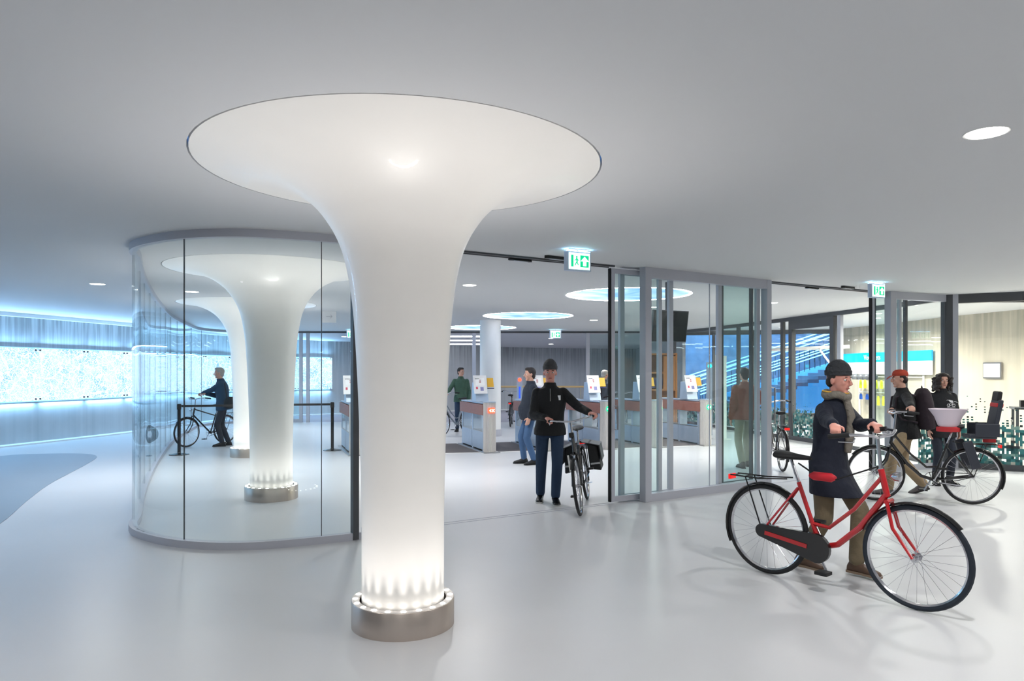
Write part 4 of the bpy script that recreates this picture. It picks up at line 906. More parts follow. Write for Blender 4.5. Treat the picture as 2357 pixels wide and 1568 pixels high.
red, MXr, GR = bike('city_bicycle', 'red city bicycle in the right foreground, pushed by the person in the long dark coat', (2.09, 5.83), (2.80, 4.93), M_fr_red, 'step', bar_h=1.13, chain=M_fr_blk, tyre=M_black, tyre_front=M_tyreb, seat_h=.93, lean=.03)
obj('chain_guard_stripe', B().box((.20, -.078, .315), (.34, .004, .03), (0, .12, 0)), M_fr_red, red, smooth=0)
ub = B(); ub.loft([(V((x, 0, .80)), V((0, w_, 0)), V((0, 0, h_))) for x, w_, h_ in ((.36, .02, .015), (.39, .03, .032), (.52, .03, .032), (.55, .02, .015))], 12)
obj('strap', B().tube([(.27, 0, .88), (.36, 0, .83), (.55, 0, .79), (.86, 0, .92)], .006, 6), M_black, red)
obj('frame_bag', ub, M_pad_red, red, label='small red bag between saddle and handlebar')
blk, MXb, GB = bike('city_bicycle', 'black city bicycle with panniers coming through the left opening, front wheel towards the camera', (.98, 9.22), (.79, 8.17), M_fr_blk, 'step', lean=.13, bar_h=1.10, front_light=False)
lft, MXl, GL = bike('city_bicycle', 'black bicycle behind the curved glass, pushed by the person in blue', (-6.62, 16.45), (-7.1, 15.55), M_fr_blk, 'diamond', bar_h=1.12)
grn, MXg, GG = bike('city_bicycle', 'blue-grey bicycle held by the man in the green jacket', (-1.15, 19.0), (-1.80, 18.15), M_fr_grey, 'step', bar_h=1.10, lean=.05)
bpk, MXk, GK = bike('city_bicycle', 'bicycle held by the grey-haired man with a backpack behind the green arrow gate', (2.62, 17.75), (2.97, 18.78), M_fr_grey, 'diamond', bar_h=1.10)
cap_, MXc, GC = bike('cargo_bicycle', 'dark bicycle with a rear child seat at the far right, pushed by the red-capped person', (5.72, 8.86), (4.66, 9.14), M_fr_blk, 'step', bar_h=1.12)
brn, MXn, GN = bike('city_bicycle', 'dark bicycle with a red tail light just inside the right opening', (4.47, 11.78), (4.60, 12.86), M_fr_blk, 'step', bar_h=1.12)
far, MXf, GF = bike('city_bicycle', 'distant bicycle with a disc-like grey wheel standing beyond the white pillar', (-.05, 21.3), (.0, 22.37), M_fr_blk, 'diamond')
# child seat and white tub on the dark bicycle
M_seat = mat('child_seat_grey', (52, 56, 66), rough=.5); M_pad = mat('seat_pad_red', (190, 44, 48), rough=.6)
b = B(); b.box((-.08, 0, .84), (.30, .26, .05)); b.box((-.235, 0, 1.06), (.05, .26, .46), (0, -.18, 0)); b.box((-.12, .14, .92), (.26, .025, .16)); b.box((-.12, -.14, .92), (.26, .025, .16))
cs = obj('child_seat', b, M_seat, cap_, smooth=0, bevel=.015); obj('headrest', B().box((-.27, 0, 1.33), (.05, .20, .12), (0, -.15, 0)), M_black, cs, smooth=0, bevel=.02); obj('cushion', B().box((-.265, 0, 1.22), (.075, .22, .05), (0, -.15, 0)), M_pad, cs, smooth=0, bevel=.01)
for s in (-1, 1): obj('foot_guard', B().box((.05, s*.15, .62), (.10, .05, .34), (0, .3, 0)), M_seat, cs, smooth=0, bevel=.01)
obj('side_reflector', B().box((-.22, -.10, .78), (.14, .02, .05)), M_pad, cs, smooth=0)
tub = obj('white_tub', B().lathe([(.10, 0), (.115, .02), (.15, .12), (.205, .20), (.215, .215), (.20, .215), (.14, .12), (.10, .02)], (.26, 0, .95), n=28), mat('pale_tub', (225, 212, 222), rough=.5), cap_, label='pale tapered tub on the saddle')
obj('tub_base', B().lathe([(.13, 0), (.13, .05), (.10, .06)], (.26, 0, .89), n=24), M_pad, tub)
pn = thing('pannier_bag', 'black double pannier with pale reflective strips hanging on the rear rack of the black bicycle', 'bag', MXb.translation, 0); pn.matrix_world = MXb
pn.location = blk.location; pn.rotation_euler = blk.rotation_euler; pn.scale = blk.scale
M_bag = mat('black_canvas', (24, 26, 28), rough=.7, noise=.2, nscale=12)
for s in (-1, 1):
    b = B(); y0 = s*.09; y1 = s*.24
    b.add([(-.34, y0, .40), (.10, y0, .40), (.10, y0, .75), (-.34, y0, .75), (-.36, y1, .37), (.12, y1, .37), (.08, y1-s*.03, .70), (-.32, y1-s*.03, .70)], [(0, 1, 2, 3), (4, 7, 6, 5), (0, 4, 5, 1), (1, 5, 6, 2), (2, 6, 7, 3), (3, 7, 4, 0)])
    bag = obj('bag', b, M_bag, pn, smooth=0, bevel=.02)
    obj('flap', B().add([(-.35, s*.02, .765), (.11, s*.02, .765), (.12, s*.25, .70), (-.36, s*.25, .70), (-.37, s*.262, .50), (.13, s*.262, .50), (-.35, s*.02, .755), (.11, s*.02, .755), (.12, s*.24, .69), (-.36, s*.24, .69), (-.37, s*.25, .50), (.13, s*.25, .50)],
        [(0, 1, 2, 3), (3, 2, 5, 4), (6, 9, 8, 7), (9, 10, 11, 8), (4, 5, 11, 10), (0, 3, 9, 6), (3, 4, 10, 9), (1, 7, 8, 2), (2, 8, 11, 5), (0, 6, 7, 1)]), mat('flap_canvas', (44, 47, 50), rough=.5), bag, smooth=0)
    obj('reflective_strip', B().box((.125, s*.17, .47), (.012, .12, .022)), mat('reflective', (190, 190, 190), rough=.3), bag, smooth=0)
# grey lamp and stay pieces on the black bicycle head
obj('front_light', B().box((.95, 0, .93), (.07, .06, .06)), M_blackg, blk, smooth=0, bevel=.01)
obj('reflector_stay', B().box((.965, -.07, .60), (.012, .02, .20), (0, .2, 0)), M_white, blk, smooth=0, label='white fork reflector')
hbag = thing('shoulder_bag', 'dark shoulder bag at the hip of the person in blue', 'bag', (-6.15, 15.62, .98))
obj('body', B().loft([(V((0, 0, z)), V((a_, 0, 0)), V((0, .06, 0))) for z, a_ in ((-.13, .12), (-.10, .17), (.02, .17), (.10, .12), (.12, .08))], 14), M_bag, hbag); obj('strap', B().tube([(-.10, 0, .10), (-.14, -.03, .42)], .012, 6), M_bag, hbag)
# ============================================================ PEOPLE
M_skin = mat('skin', (205, 158, 138), rough=.5, noise=.04, nscale=20); M_skin2 = mat('skin_pink', (214, 150, 134), rough=.5, noise=.04, nscale=20)
M_lip = mat('lips', (170, 96, 90), rough=.5); M_eyew = mat('eye_white', (232, 230, 228), rough=.2); M_iris = mat('iris', (52, 38, 30), rough=.15)
Z = V((0, 0, 1))
def ik(a, t, l1, l2, pole):
    d = t-a; L = min(d.length, (l1+l2)*.995); dn = d.normalized(); c = (l1*l1+L*L-l2*l2)/(2*l1*L); c = max(-1, min(1, c)); p = (pole-dn*pole.dot(dn)).normalized()
    return a+dn*l1*c+p*l1*math.sqrt(1-c*c), a+dn*L
def hand(b, W, d, n, side, s, curl):
    """palm and five bent fingers; d fingers' direction, n palm normal"""
    d = d.normalized(); n = (n-d*n.dot(d)).normalized(); th = d.cross(n)*side  # towards the thumb
    b.loft([(W, th*.026*s, n*.019*s), (W+d*.03*s, th*.036*s, n*.017*s), (W+d*.07*s, th*.041*s, n*.015*s), (W+d*.088*s, th*.038*s, n*.012*s)], 12)
    lens = (.92, 1.0, .93, .75)
    for k in range(4):
        p = W+d*(.082-.004*abs(k-1))*s+th*(.031-.0205*k)*s; dirv = d.copy(); L = lens[k]*s
        for seg, (l, a) in enumerate(zip((.040, .026, .020), curl)):
            dirv = (Matrix.Rotation(a, 3, d.cross(n)) @ dirv).normalized(); q = p+dirv*l*L
            b.cap(p, q, (.0095-.0009*seg)*s, (.009-.001*seg)*s, 8); p = q
    p = W+d*.022*s+th*.028*s; t1 = (d*.62+th*.72+n*.30).normalized(); q = p+t1*.042*s; b.cap(p, q, .0125*s, .011*s, 8); t2 = (d*.85+th*.1+n*(.55 if curl[0] > .5 else .25)).normalized(); b.cap(q, q+t2*.03*s, .0105*s, .009*s, 8)
def person(label, x, y, yaw, H, feet, outfit, hands=(None, None), lean=.0, head_yaw=0, head_pitch=0, vox=.011, drop=None, group=None, hipoff=(0, 0), arm_hang=(.02, .02)):
    """feet: ((fwd, side, lift, toe-yaw), ...) left then right, relative; hands: world grip points or None"""
    s = H/1.78; f = V((math.cos(yaw), math.sin(yaw), 0)); r = V((f.y, -f.x, 0)); O = V((x, y, 0))
    root = thing('person', label, 'person', (x, y, 0), 0, group); sk = outfit.get('skin', M_skin)
    sp = max(abs(feet[0][0]-feet[1][0]), .01)*s
    if drop is None: drop = .93*s-math.sqrt(max(.1, (.93*s)**2-(sp/2)**2))+.008
    P = O+Z*(.93*s-drop)+f*hipoff[0]+r*hipoff[1]
    su = (Z*math.cos(lean)+f*math.sin(lean)); sf = su.cross(r)*-1
    if sf.dot(f) < 0: sf = -sf
    def T(h, o=0): return P+su*h*s+sf*o*s
    nk = T(.545, .0); hfl = (Matrix.Rotation(head_yaw, 3, 'Z') @ f); hr = V((hfl.y, -hfl.x, 0)); hf = (hfl*math.cos(head_pitch)-Z*math.sin(head_pitch)); hu = hr.cross(hf)
    if hu.z < 0: hu = -hu
    hc = nk+su*.10*s+Z*.055*s+f*.022*s
    body = B(); tr = B(); jk = B(); off = O
    # legs
    ank = []; knees = []; legs_ = []
    for i, (fo, si, li, ty) in enumerate(feet):
        sd = -1 if i == 0 else 1; hip = P+r*sd*.092*s-Z*.03*s
        A = O+f*fo*s+r*(si)*s+Z*(.085*s+li); K, A = ik(hip, A, .418*s, .418*s, f+r*sd*.05); ank.append((A, ty, fo)); knees.append(K)
        body.cap(hip, K, .072*s, .048*s); body.cap(K, A, .046*s, .034*s)
        w = outfit.get('leg_w', 1.0); hem = A+Z*.0
        tr.cap(hip+Z*.02*s, K, .086*s*w, .066*s*w, 16); tr.cap(K, A.lerp(K, .06)+Z*.0, .066*s*w, .056*s*w, 16)
        tr.ell(hip-f*.02*s+Z*.01*s, r*.078*s, f*.082*s, Z*.09*s)
        hf_ = max(.03, (-outfit.get('hem', -.12)-.03)/.43); legs_.append((hip, K))
    tr.loft([(P-Z*.10*s, r*.145*s, f*.10*s), (P, r*.165*s, f*.115*s), (P+Z*.10*s, r*.155*s, f*.105*s), (P+Z*.13*s, r*.15*s, f*.10*s)], 18)
    # torso of the body
    body.loft([(T(-.06), r*.14*s, sf*.09*s), (T(.05), r*.15*s, sf*.10*s), (T(.18), r*.135*s, sf*.09*s), (T(.36), r*.165*s, sf*.105*s), (T(.46), r*.16*s, sf*.09*s), (T(.52), r*.07*s, sf*.06*s)], 16)
    # arms
    wr = []
    for i, hd in enumerate(hands):
        sd = -1 if i == 0 else 1; sh = T(.455)+r*sd*.172*s
        if hd is None:
            tgt = sh-Z*.52*s+r*sd*.05*s+f*(arm_hang[i])*s+f*.05*s; E_, W = ik(sh, tgt, .29*s, .26*s, -f*1.0+r*sd*.4); hdv = ((W-E_).normalized()-Z*.4).normalized(); hn = -r*sd; curl = (.25, .35, .3)
        else:
            g = V(hd); dir_ = (g-sh); dir_.z = 0; dh = dir_.normalized() if dir_.length > .05 else f; W = g-dh*.078*s+Z*.034*s
            E_, W = ik(sh, W, .29*s, .27*s, -Z*1.0+r*sd*.55-f*.2); hdv = (dh-Z*.12).normalized(); hn = -Z; curl = (.55, 1.15, .9)
        body.cap(sh, E_, .046*s, .036*s); body.cap(E_, W, .037*s, .026*s); hand(body, W, hdv, hn, sd if True else 1, s, curl)
        wr.append((sh, E_, W))
        cw = outfit.get('sleeve_w', 1.0); Wc = W.lerp(E_, .07)
        jk.cap(sh-r*sd*.01*s, E_, .068*s*cw, .056*s*cw, 16); jk.cap(E_, Wc, .056*s*cw, .044*s*cw, 16)
        if outfit.get('wrinkle', True):
            for k in (.25, .6, .9):
                q = sh.lerp(E_, k); jk.ell(q, r*.066*s*cw, f*.066*s*cw, (E_-sh).normalized()*.025*s)
    # jacket
    hem = outfit.get('hem', -.12); jw = outfit.get('bulk', 1.0); secs = []
    pr = [(-.42, .205, .17), (-.25, .20, .165), (-.12, .198, .158), (0, .192, .150), (.10, .168, .128), (.2, .172, .128), (.32, .192, .138), (.40, .196, .132), (.46, .18, .115), (.505, .13, .092), (.53, .085, .078), (.565, .071, .071)]
    bel = outfit.get('belly', 0)
    first = True
    for h, a_, b_ in pr:
        if h < hem-.01: continue
        if first and h > hem+.01: secs.append((T(hem), r*(a_+.004)*s*jw, sf*(b_+.004)*s*jw))
        first = False
        ex = bel*math.exp(-((h-.08)/.12)**2); secs.append((T(h, ex*.5), r*a_*s*jw, sf*(b_+ex*.5)*s*jw))
    if hem < -.2:
        fr = (-hem-.03)/.43; sk_ = []
        for q in (.0, fr*.35, fr*.7, fr):
            cL = legs_[0][0].lerp(legs_[0][1], q); cR = legs_[1][0].lerp(legs_[1][1], q); m_ = (cL+cR)/2; df = abs((cL-cR).dot(f))/2; dr = abs((cL-cR).dot(r))/2
            sk_.append((m_+Z*(.03*s if q == 0 else 0), r*(.118*s+dr), f*(.135*s+df+.02*q)))
        jk.loft(sk_, 24); secs = [q_ for q_ in secs if (q_[0]-P).dot(su) > -.08*s]
    jk.loft(secs, 22)
    jk.ell(T(.44)+sf*.0, r*.215*s*jw*.93, sf*.088*s, su*.062*s)
    if outfit.get('collar', True): jk.loft([(T(.53), r*.082*s, sf*.082*s), (T(.585, .01), r*.074*s, sf*.078*s)], 18)
    # head and neck
    body.cap(nk-su*.05*s, hc-hu*.06*s-hf*.01*s, .056*s, .055*s)
    body.ell(hc+hu*.032*s-hf*.004*s, hr*.076*s, hf*.096*s, hu*.090*s, 18, 12); body.ell(hc-hu*.030*s+hf*.026*s, hr*.061*s, hf*.062*s, hu*.082*s, 16, 10)
    body.ell(hc-hu*.095*s+hf*.055*s, hr*.028*s, hf*.027*s, hu*.022*s); body.ell(hc+hu*.022*s+hf*.078*s, hr*.052*s, hf*.016*s, hu*.012*s)
    body.loft([(hc+hu*.012*s+hf*.086*s, hr*.009*s, hu*.010*s), (hc-hu*.012*s+hf*.112*s, hr*.013*s, hu*.012*s), (hc-hu*.027*s+hf*.120*s, hr*.017*s, hu*.013*s), (hc-hu*.038*s+hf*.088*s, hr*.017*s, hu*.009*s)], 8)
    for sd in (-1, 1):
        body.ell(hc-hu*.004*s+hr*sd*.078*s-hf*.008*s, hr*.009*s, hf*.018*s, hu*.031*s, 10, 8); body.ell(hc-hu*.022*s+hr*sd*.036*s+hf*.064*s, hr*.022*s, hf*.02*s, hu*.022*s)
    bo = fobj('body', body, sk, root, vox*.75, 1, off)
    for sd in (-1, 1):
        c_ = hc+hu*.006*s+hr*sd*.031*s+hf*.078*s; e = obj('eye', B().ell(c_-off, hr*.0135*s, hf*.0125*s, hu*.0085*s, 12, 8), M_eyew, root)
        obj('iris', B().ell(c_+hf*.0085*s-off, hr*.0058*s, hf*.0052*s, hu*.0058*s, 10, 6), M_iris, e)
        obj('eyebrow', B().ell(hc+hu*.030*s+hr*sd*.033*s+hf*.0905*s-off, hr*.018*s, hf*.006*s, hu*.0038*s, 10, 6), outfit.get('hairm', M_iris), root)
    obj('lips', B().ell(hc-hu*.064*s+hf*.0835*s-off, hr*.023*s, hf*.006*s, hu*.0065*s, 12, 8), M_lip, root)
    # shoes
    for i, (A, ty, fo) in enumerate(ank):
        tf = Matrix.Rotation(ty, 3, 'Z') @ f; pitch = 0; tr_ = V((tf.y, -tf.x, 0)); g0 = A-Z*.085*s; b = B()
        if feet[i][2] > .02: tf = (tf-Z*.35).normalized()
        u2 = tr_.cross(tf); u2 = u2 if u2.z > 0 else -u2
        def S_(o, w_, h_): return (g0+tf*o*s+u2*h_*s*.5+Z*.0, tr_*w_*s, u2*h_*s*.5)
        b.loft([S_(-.075, .015, .05), S_(-.065, .034, .075), S_(-.02, .040, .10), S_(.04, .042, .095), S_(.10, .047, .07), S_(.15, .048, .055), S_(.185, .036, .045), S_(.20, .012, .03)], 14)
        b.cap(g0+u2*.06*s-tf*.02*s, A+Z*.02*s, .046*s, .046*s)
        sh_ = fobj('shoe', b, outfit.get('shoe', M_blackg), root, .009, 2, off)
        sl = B(); ring = [(-.078, .022), (-.07, .036), (0, .042), (.06, .040), (.12, .050), (.16, .050), (.195, .034), (.205, .012)]
        poly = [(o, w_) for o, w_ in ring]+[(o, -w_) for o, w_ in ring[::-1]]; n_ = len(poly)
        sl.add([g0+tf*o*s+tr_*w_*s+u2*z_ for z_ in (0, .018*s) for o, w_ in poly], [tuple(range(n_))[::-1], tuple(range(n_, 2*n_))]+[(k, (k+1) % n_, n_+(k+1) % n_, n_+k) for k in range(n_)])
        obj('sole', sl, outfit.get('sole', M_black), sh_, off=off, smooth=0)
    tobj = fobj('trousers', tr, outfit['trousers'], root, vox, 5, off)
    jobj = fobj(outfit.get('jname', 'jacket'), jk, outfit['jacket'], root, vox, 4, off)
    # hair and hats
    hm = outfit.get('hairm', M_iris); st = outfit.get('hair', 'short')
    if st in ('short', 'long', 'receding', 'curly'):
        hb = B(); k = 1.0
        hb.ell(hc+hu*.042*s-hf*.018*s, hr*.084*s, hf*.098*s, hu*.092*s, 18, 12)
        if st != 'receding': hb.ell(hc+hu*.096*s+hf*.03*s, hr*.066*s, hf*.065*s, hu*.036*s)
        hb.ell(hc-hu*.02*s-hf*.055*s, hr*.068*s, hf*.048*s, hu*.07*s)
        if st == 'long':
            for sd in (-1, 1): hb.ell(hc-hu*.02*s+hr*sd*.072*s-hf*.03*s, hr*.022*s, hf*.05*s, hu*.085*s)
        if st == 'curly':
            rr = random.Random(7)
            for q in range(150):
                a = rr.uniform(-PI*.80, PI*.80)+PI; h = rr.uniform(-.15, .10); rad = .088+.03*(h < .05)+rr.uniform(-.008, .014)
                if h > .05: rad *= .8
                hb.sph(hc+hu*h*s+hf*math.cos(a)*rad*s*1.02+hr*math.sin(a)*rad*s, rr.uniform(.018, .028)*s, 8, 6)
            for sd in (-1, 1):
                for q in range(12): hb.sph(hc+hu*(.07-.016*q)*s+hr*sd*(.070+.012*math.sin(q*1.3))*s+hf*(.045-.004*q)*s, .021*s, 8, 6)
        fobj('hair', hb, hm, root, .009, 1 if st == 'curly' else 3, off)
    if st == 'beanie':
        b = B(); sc_ = 1.0
        b.loft([(hc+hu*z*s-hf*.004*s, hr*a_*s, hf*a_*1.2*s) for z, a_ in ((.058, .084), (.085, .088), (.11, .084), (.14, .068), (.165, .044), (.178, .02))], 24)
        bb_ = fobj('beanie', b, outfit['hatm'], root, .008, 2, off)
        cf = B(); cf.loft([(hc+hu*z*s-hf*.004*s, hr*a_*s, hf*a_*1.2*s) for z, a_ in ((.042, .085), (.048, .091), (.082, .093), (.088, .087))], 24); obj('cuff', cf, outfit['hatm'], bb_, off=off)
        hb = B(); hb.ell(hc-hu*.01*s-hf*.05*s, hr*.074*s, hf*.052*s, hu*.055*s); [hb.ell(hc+hu*.035*s+hr*q_*.068*s-hf*.018*s, hr*.016*s, hf*.045*s, hu*.03*s) for q_ in (-1, 1)]; fobj('hair', hb, hm, root, .009, 2, off)
    if st == 'cap':
        b = B(); b.loft([(hc+hu*z*s-hf*.004*s, hr*a_*s, hf*a_*1.2*s) for z, a_ in ((.045, .084), (.08, .085), (.11, .074), (.13, .05), (.137, .015))], 24); cp = fobj('cap', b, outfit['hatm'], root, .008, 2, off)
        b = B(); b.loft([(hc+hu*(.050-.10*t*t*.5)*s+hf*(.08+t*.085)*s, hr*.070*s*math.sqrt(max(.04, 1-t*t*.8)), hu*.004*s) for t in (0, .3, .6, .85, 1)], 16); obj('brim', b, outfit['hatm'], cp, off=off)
        hb = B(); hb.ell(hc-hu*.005*s-hf*.05*s, hr*.074*s, hf*.052*s, hu*.06*s); [hb.ell(hc+hu*.035*s+hr*q_*.068*s-hf*.018*s, hr*.016*s, hf*.045*s, hu*.03*s) for q_ in (-1, 1)]; fobj('hair', hb, hm, root, .009, 2, off)
    if outfit.get('scarf'):
        b = B(); n_ = 20; b.tube([nk+su*(.035+.012*math.sin(3*a))*s+(r*math.cos(a)*.085+sf*math.sin(a)*.088)*s+sf*.01*s for a in [2*PI*k/n_ for k in range(n_)]], .034*s, 10, closed=True)
        b.tube([nk+sf*.10*s, T(.42, .15), T(.25, .155), T(.12, .15)], [.03*s, .036*s, .036*s, .03*s], 10); so = fobj('scarf', b, outfit['scarf'], root, .010, 2, off)
        obj('yellow_cord', B().tube([nk+su*.062*s+(r*math.cos(a)*.098+sf*math.sin(a)*.102)*s for a in [2*PI*k/n_ for k in range(n_)]], .006*s, 6, closed=True), M_yellow, so, off=off)
    if outfit.get('zip'):
        me = jobj.data; bv = BVHTree.FromPolygons([v.co.copy() for v in me.vertices], [tuple(p.vertices) for p in me.polygons]); pts = []
        for h in [x_*.03 for x_ in range(int(outfit['zip'][0]/.03), int(outfit['zip'][1]/.03))]:
            hit = bv.ray_cast(T(h)-off+sf*.6, -sf)[0]
            if hit: pts.append(hit+sf*.001)
        if len(pts) > 2: obj('zip', B().tube(pts, .0035, 5), outfit.get('zipm', M_steel), root)
    ctx = dict(root=root, T=T, r=r, sf=sf, su=su, s=s, off=off, jacket=jobj, hc=hc, hr=hr, hf=hf, hu=hu, P=P, f=f)
    return ctx
def on_jacket(c, h, side):
    me = c['jacket'].data; bv = BVHTree.FromPolygons([v.co.copy() for v in me.vertices], [tuple(p.vertices) for p in me.polygons])
    return bv.ray_cast(c['T'](h)-c['off']+c['r']*side*c['s']+c['sf']*.6, -c['sf'])[0]
def backpack(c, label, m_, w=.30, h=.46, d=.16, name='backpack'):
    """rounded pack on the person's back; a thing of its own"""
    s = c['s']; ctr = c['T'](.27)-c['sf']*(.135+d/2)*s; t = thing(name, label, 'backpack', c['off']); b = B(); R = c['r']; U = c['su']; Fv = c['sf']
    b.loft([(ctr+U*z*h*s, R*a_*w*.5*s, Fv*bb_*d*.5*s) for z, a_, bb_ in ((-.5, .8, .8), (-.47, .98, 1.0), (-.2, 1.05, 1.12), (.15, 1.0, 1.05), (.38, .88, .88), (.48, .6, .6), (.51, .3, .3))], 20)
    o = fobj('pack', b, m_, t, .012, 3, c['off'])
    b = B(); b.loft([(ctr-Fv*d*.55*s+U*z*h*s, R*a_*w*.4*s, Fv*.05*bb_*s) for z, a_, bb_ in ((-.42, .8, .7), (-.38, 1, 1), (-.05, 1, 1), (0, .8, .5))], 16); obj('front_pocket', b, m_, o, off=c['off'])
    for sd in (-1, 1):
        b = B(); q = R*sd*.10*s; b.tube([c['T'](.46)-Fv*.13*s+q, c['T'](.505)+q*1.05-Fv*.02*s, c['T'](.46)+q*1.1+Fv*.115*s, c['T'](.30)+q*1.25+Fv*.145*s, c['T'](.16)+q*1.6+Fv*.09*s, c['T'](.10)+q*1.7-Fv*.10*s], .014*s, 8); obj('shoulder_strap', b, m_, o, off=c['off'])
    obj('top_handle', B().tube([ctr+U*.5*h*s+R*.03*s, ctr+U*.56*h*s, ctr+U*.5*h*s-R*.03*s], .006, 6), m_, o, off=c['off'])
    return t
def cloth(n, rgb, rough=.85, noise=.12, ns=9): return mat(n, rgb, rough=rough, noise=noise, nscale=ns, bump=.7, bdist=.03)
C_blackfleece = cloth('black_fleece', (24, 25, 27)); C_jeans = cloth('dark_jeans', (30, 52, 78)); C_jeans2 = cloth('blue_jeans', (62, 92, 130)); C_navy = cloth('navy_cloth', (30, 38, 52)); C_coat = cloth('dark_coat', (20, 26, 42))
C_olive = cloth('olive_trousers', (112, 100, 78)); C_khaki = cloth('khaki_trousers', (158, 138, 108)); C_green = cloth('green_wool', (62, 92, 78)); C_brown = cloth('rust_leather', (140, 74, 54), rough=.6)
C_blue = cloth('blue_jacket', (32, 62, 88)); C_dk = cloth('dark_trousers', (38, 44, 56)); C_grey = cloth('grey_jacket', (78, 86, 98)); C_beanie = cloth('grey_knit', (70, 70, 72), ns=40); C_pale = cloth('pale_trousers', (150, 150, 132))
C_scarf = cloth('grey_scarf', (128, 122, 112), ns=25); C_redcap = cloth('red_cap', (176, 66, 44)); C_plum = cloth('plum_pack', (44, 34, 42)); H_dark = mat('dark_hair', (38, 30, 27), rough=.6, noise=.3, nscale=40); H_grey = mat('grey_hair', (170, 165, 158), rough=.6, noise=.2, nscale=40)
S_brown = mat('brown_boot', (82, 60, 44), rough=.5)
def yaw_to(dx, dy): return math.atan2(dy, dx)
# man in the beanie (walking to the camera); bike grips: camera-left grip is the bike's right side
hd1 = V((-.19, -1.05, 0)).normalized(); yw1 = math.atan2(-1, -.03)
p1 = person('man in black zip fleece, dark jeans and grey beanie wheeling a bicycle towards the camera', .46, 9.0, yw1, 1.80, ((.10, -.085, .0, .1), (-.10, .10, .0, -.1)),
    dict(jacket=C_blackfleece, trousers=C_jeans, hair='beanie', hatm=C_beanie, hairm=H_dark, hem=-.07, zip=(.36, .56), shoe=M_blackg, sole=mat('pale_sole', (190, 190, 188), rough=.5), leg_w=1.04, bulk=1.04, skin=M_skin2),
    hands=(GB[1], GB[-1]), vox=.010, lean=.04, hipoff=(0, -.02))
q = on_jacket(p1, .40, -.11)
if q: obj('chest_logo', B().box(q+p1['sf']*.002, (.035, .004, .06)), M_poster, p1['root'], smooth=0)
# navy man
person('dark-haired man in navy jacket and blue jeans in profile beside the man in the beanie', .33, 12.75, PI+.15, 1.76, ((-.05, -.11, 0, .3), (.10, .09, 0, -.1)),
    dict(jacket=C_navy, trousers=C_jeans2, hair='short', hairm=H_dark, bulk=1.12, belly=.08, hem=-.12, shoe=M_black), lean=-.02, head_yaw=.1)
# green man
person('dark-haired man in a green wool jacket holding a bicycle behind the red cross gate', -1.42, 19.75, -PI/2+.1, 1.80, ((0, -.1, 0, .2), (.05, .1, 0, -.2)),
    dict(jacket=C_green, trousers=C_jeans, hair='short', hairm=H_dark, shoe=M_black), hands=(None, None) if False else (None, (-1.80, 19.30, 1.02)), head_yaw=.75)
# grey haired man with backpack
p4 = person('grey-haired man in a grey jacket leaning over a bicycle behind the green arrow gate', 2.22, 17.85, .75, 1.74, ((0, -.1, 0, .2), (.1, .1, 0, -.2)),
    dict(jacket=C_grey, trousers=C_dk, hair='short', hairm=H_grey), hands=((2.62, 18.25, 1.08), (2.70, 18.0, 1.08)), lean=.22, head_pitch=.2)
backpack(p4, 'dark backpack on the grey-haired man behind the gates', C_plum)
# blue person on the left
person('person in a blue jacket and dark trousers wheeling a bicycle behind the curved glass', -6.42, 15.85, math.atan2(-.35, -1), 1.78, ((.02, -.10, 0, .1), (-.10, .10, 0, 0)),
    dict(jacket=C_blue, trousers=C_dk, hair='short', hairm=H_grey, bulk=1.08, hem=-.12), hands=((-6.98, 16.05-.15, 1.13), (-6.85, 15.75, 1.13)), lean=.10)
# brown jacket
person('person in rust brown jacket and pale trousers seen from behind through the glass screen', 4.02, 12.30, PI/2+.1, 1.76, ((-.10, -.09, 0, 0), (.12, .1, 0, 0)),
    dict(jacket=C_brown, trousers=C_pale, hair='short', hairm=H_dark, hem=-.08, bulk=1.08, sleeve_w=1.1), hands=(None, (4.34, 12.50, 1.10)))
# foreground person with the red bicycle
hdR = V((.71, -.90, 0)).normalized(); ywR = math.atan2(hdR.y, hdR.x)
p7 = person('person in a long dark coat, grey scarf and dark beanie pushing the red bicycle', 2.63, 5.92, ywR+.0, 1.76, ((.22, -.03, .02, 0), (-.20, .05, .0, 0)),
    dict(jacket=C_coat, trousers=C_olive, hair='beanie', hatm=cloth('dark_knit', (52, 54, 58), ns=40), hairm=H_dark, scarf=C_scarf, hem=-.28, jname='coat', shoe=S_brown, sole=mat('tan_sole', (130, 110, 90), rough=.6), leg_w=1.1, skin=M_skin2),
    hands=(GR[1], GR[-1]), lean=.10, head_yaw=-.10, vox=.010)
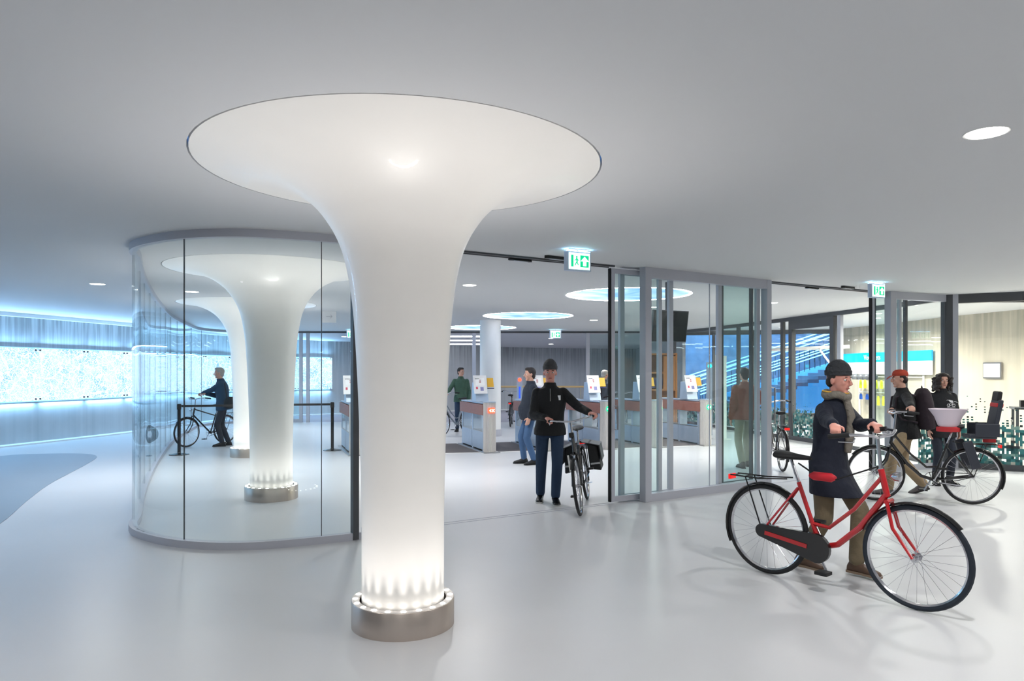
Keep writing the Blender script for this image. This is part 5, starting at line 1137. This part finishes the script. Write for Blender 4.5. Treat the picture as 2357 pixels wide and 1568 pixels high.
# red cap
p8 = person('person in orange-red cap, black jacket and khaki trousers walking left with a backpack', 5.33, 9.62, math.atan2(.25, -1), 1.74, ((.26, -.10, .0, 0), (-.24, .10, .04, 0)),
    dict(jacket=C_blackfleece, trousers=C_khaki, hair='cap', hatm=C_redcap, hairm=H_dark, leg_w=1.22, hem=-.12, bulk=1.05, shoe=mat('grey_shoe', (88, 84, 84), rough=.6)),
    hands=(GC[-1], GC[1]) if False else (GC[1], (5.02, 9.45, 1.12)), lean=.10)
backpack(p8, 'large dark plum backpack on the person in the red cap', C_plum, w=.36, h=.56, d=.22)
# staff member
p9 = person('woman with curly dark hair and a white bicycle logo on her black jacket', 6.30, 10.45, -PI/2-.12, 1.66, ((.02, -.11, 0, .25), (.02, .10, 0, -.25)),
    dict(jacket=cloth('black_softshell', (26, 28, 32)), trousers=C_dk, hair='curly', hairm=H_dark, hem=-.18, bulk=1.06, zip=(0, .5), zipm=M_black))
def logo(c, h0, side0):
    o = on_jacket(c, h0, side0)
    if not o: return
    s = c['s']; R = -c['r']*-1; U = c['su']; N = c['sf']*.006; o = o+N; k = .036; b = B()
    def P_(u, v_): return o+R*(-u)*1.0+U*v_ if False else o+c['r']*-u*-1*0+(-c['r'])*u+U*v_+N
    def ring(u, v_, rr): b.tube([P_(u+rr*math.cos(a), v_+rr*math.sin(a)) for a in [2*PI*i/18 for i in range(18)]], .0028, 5, closed=True)
    ring(-.034, -.03, .020); ring(.034, -.03, .020)
    for pts in (((-.034, -.03), (-.012, -.002), (.020, -.004), (0, -.03), (-.034, -.03)), ((.020, -.004), (.034, -.03)), ((-.055, -.058), (.055, -.058)), ((-.06, .04), (-.045, .05), (-.02, .03)), ((.02, .012), (.05, .024), (.085, .012))):
        b.tube([P_(u, v_) for u, v_ in pts], .0028, 5)
    obj('bicycle_logo', b, M_poster, c['root'])
    q = [P_(-.030, .050), P_(.024, .036), P_(.018, .004), P_(-.016, .014)]; obj('box_logo', B().add(q+[p-N*.5 for p in q], [(0, 1, 2, 3), (7, 6, 5, 4), (0, 4, 5, 1), (1, 5, 6, 2), (2, 6, 7, 3), (3, 7, 4, 0)]), M_poster, c['root'], smooth=0)
logo(p9, .36, -.075)
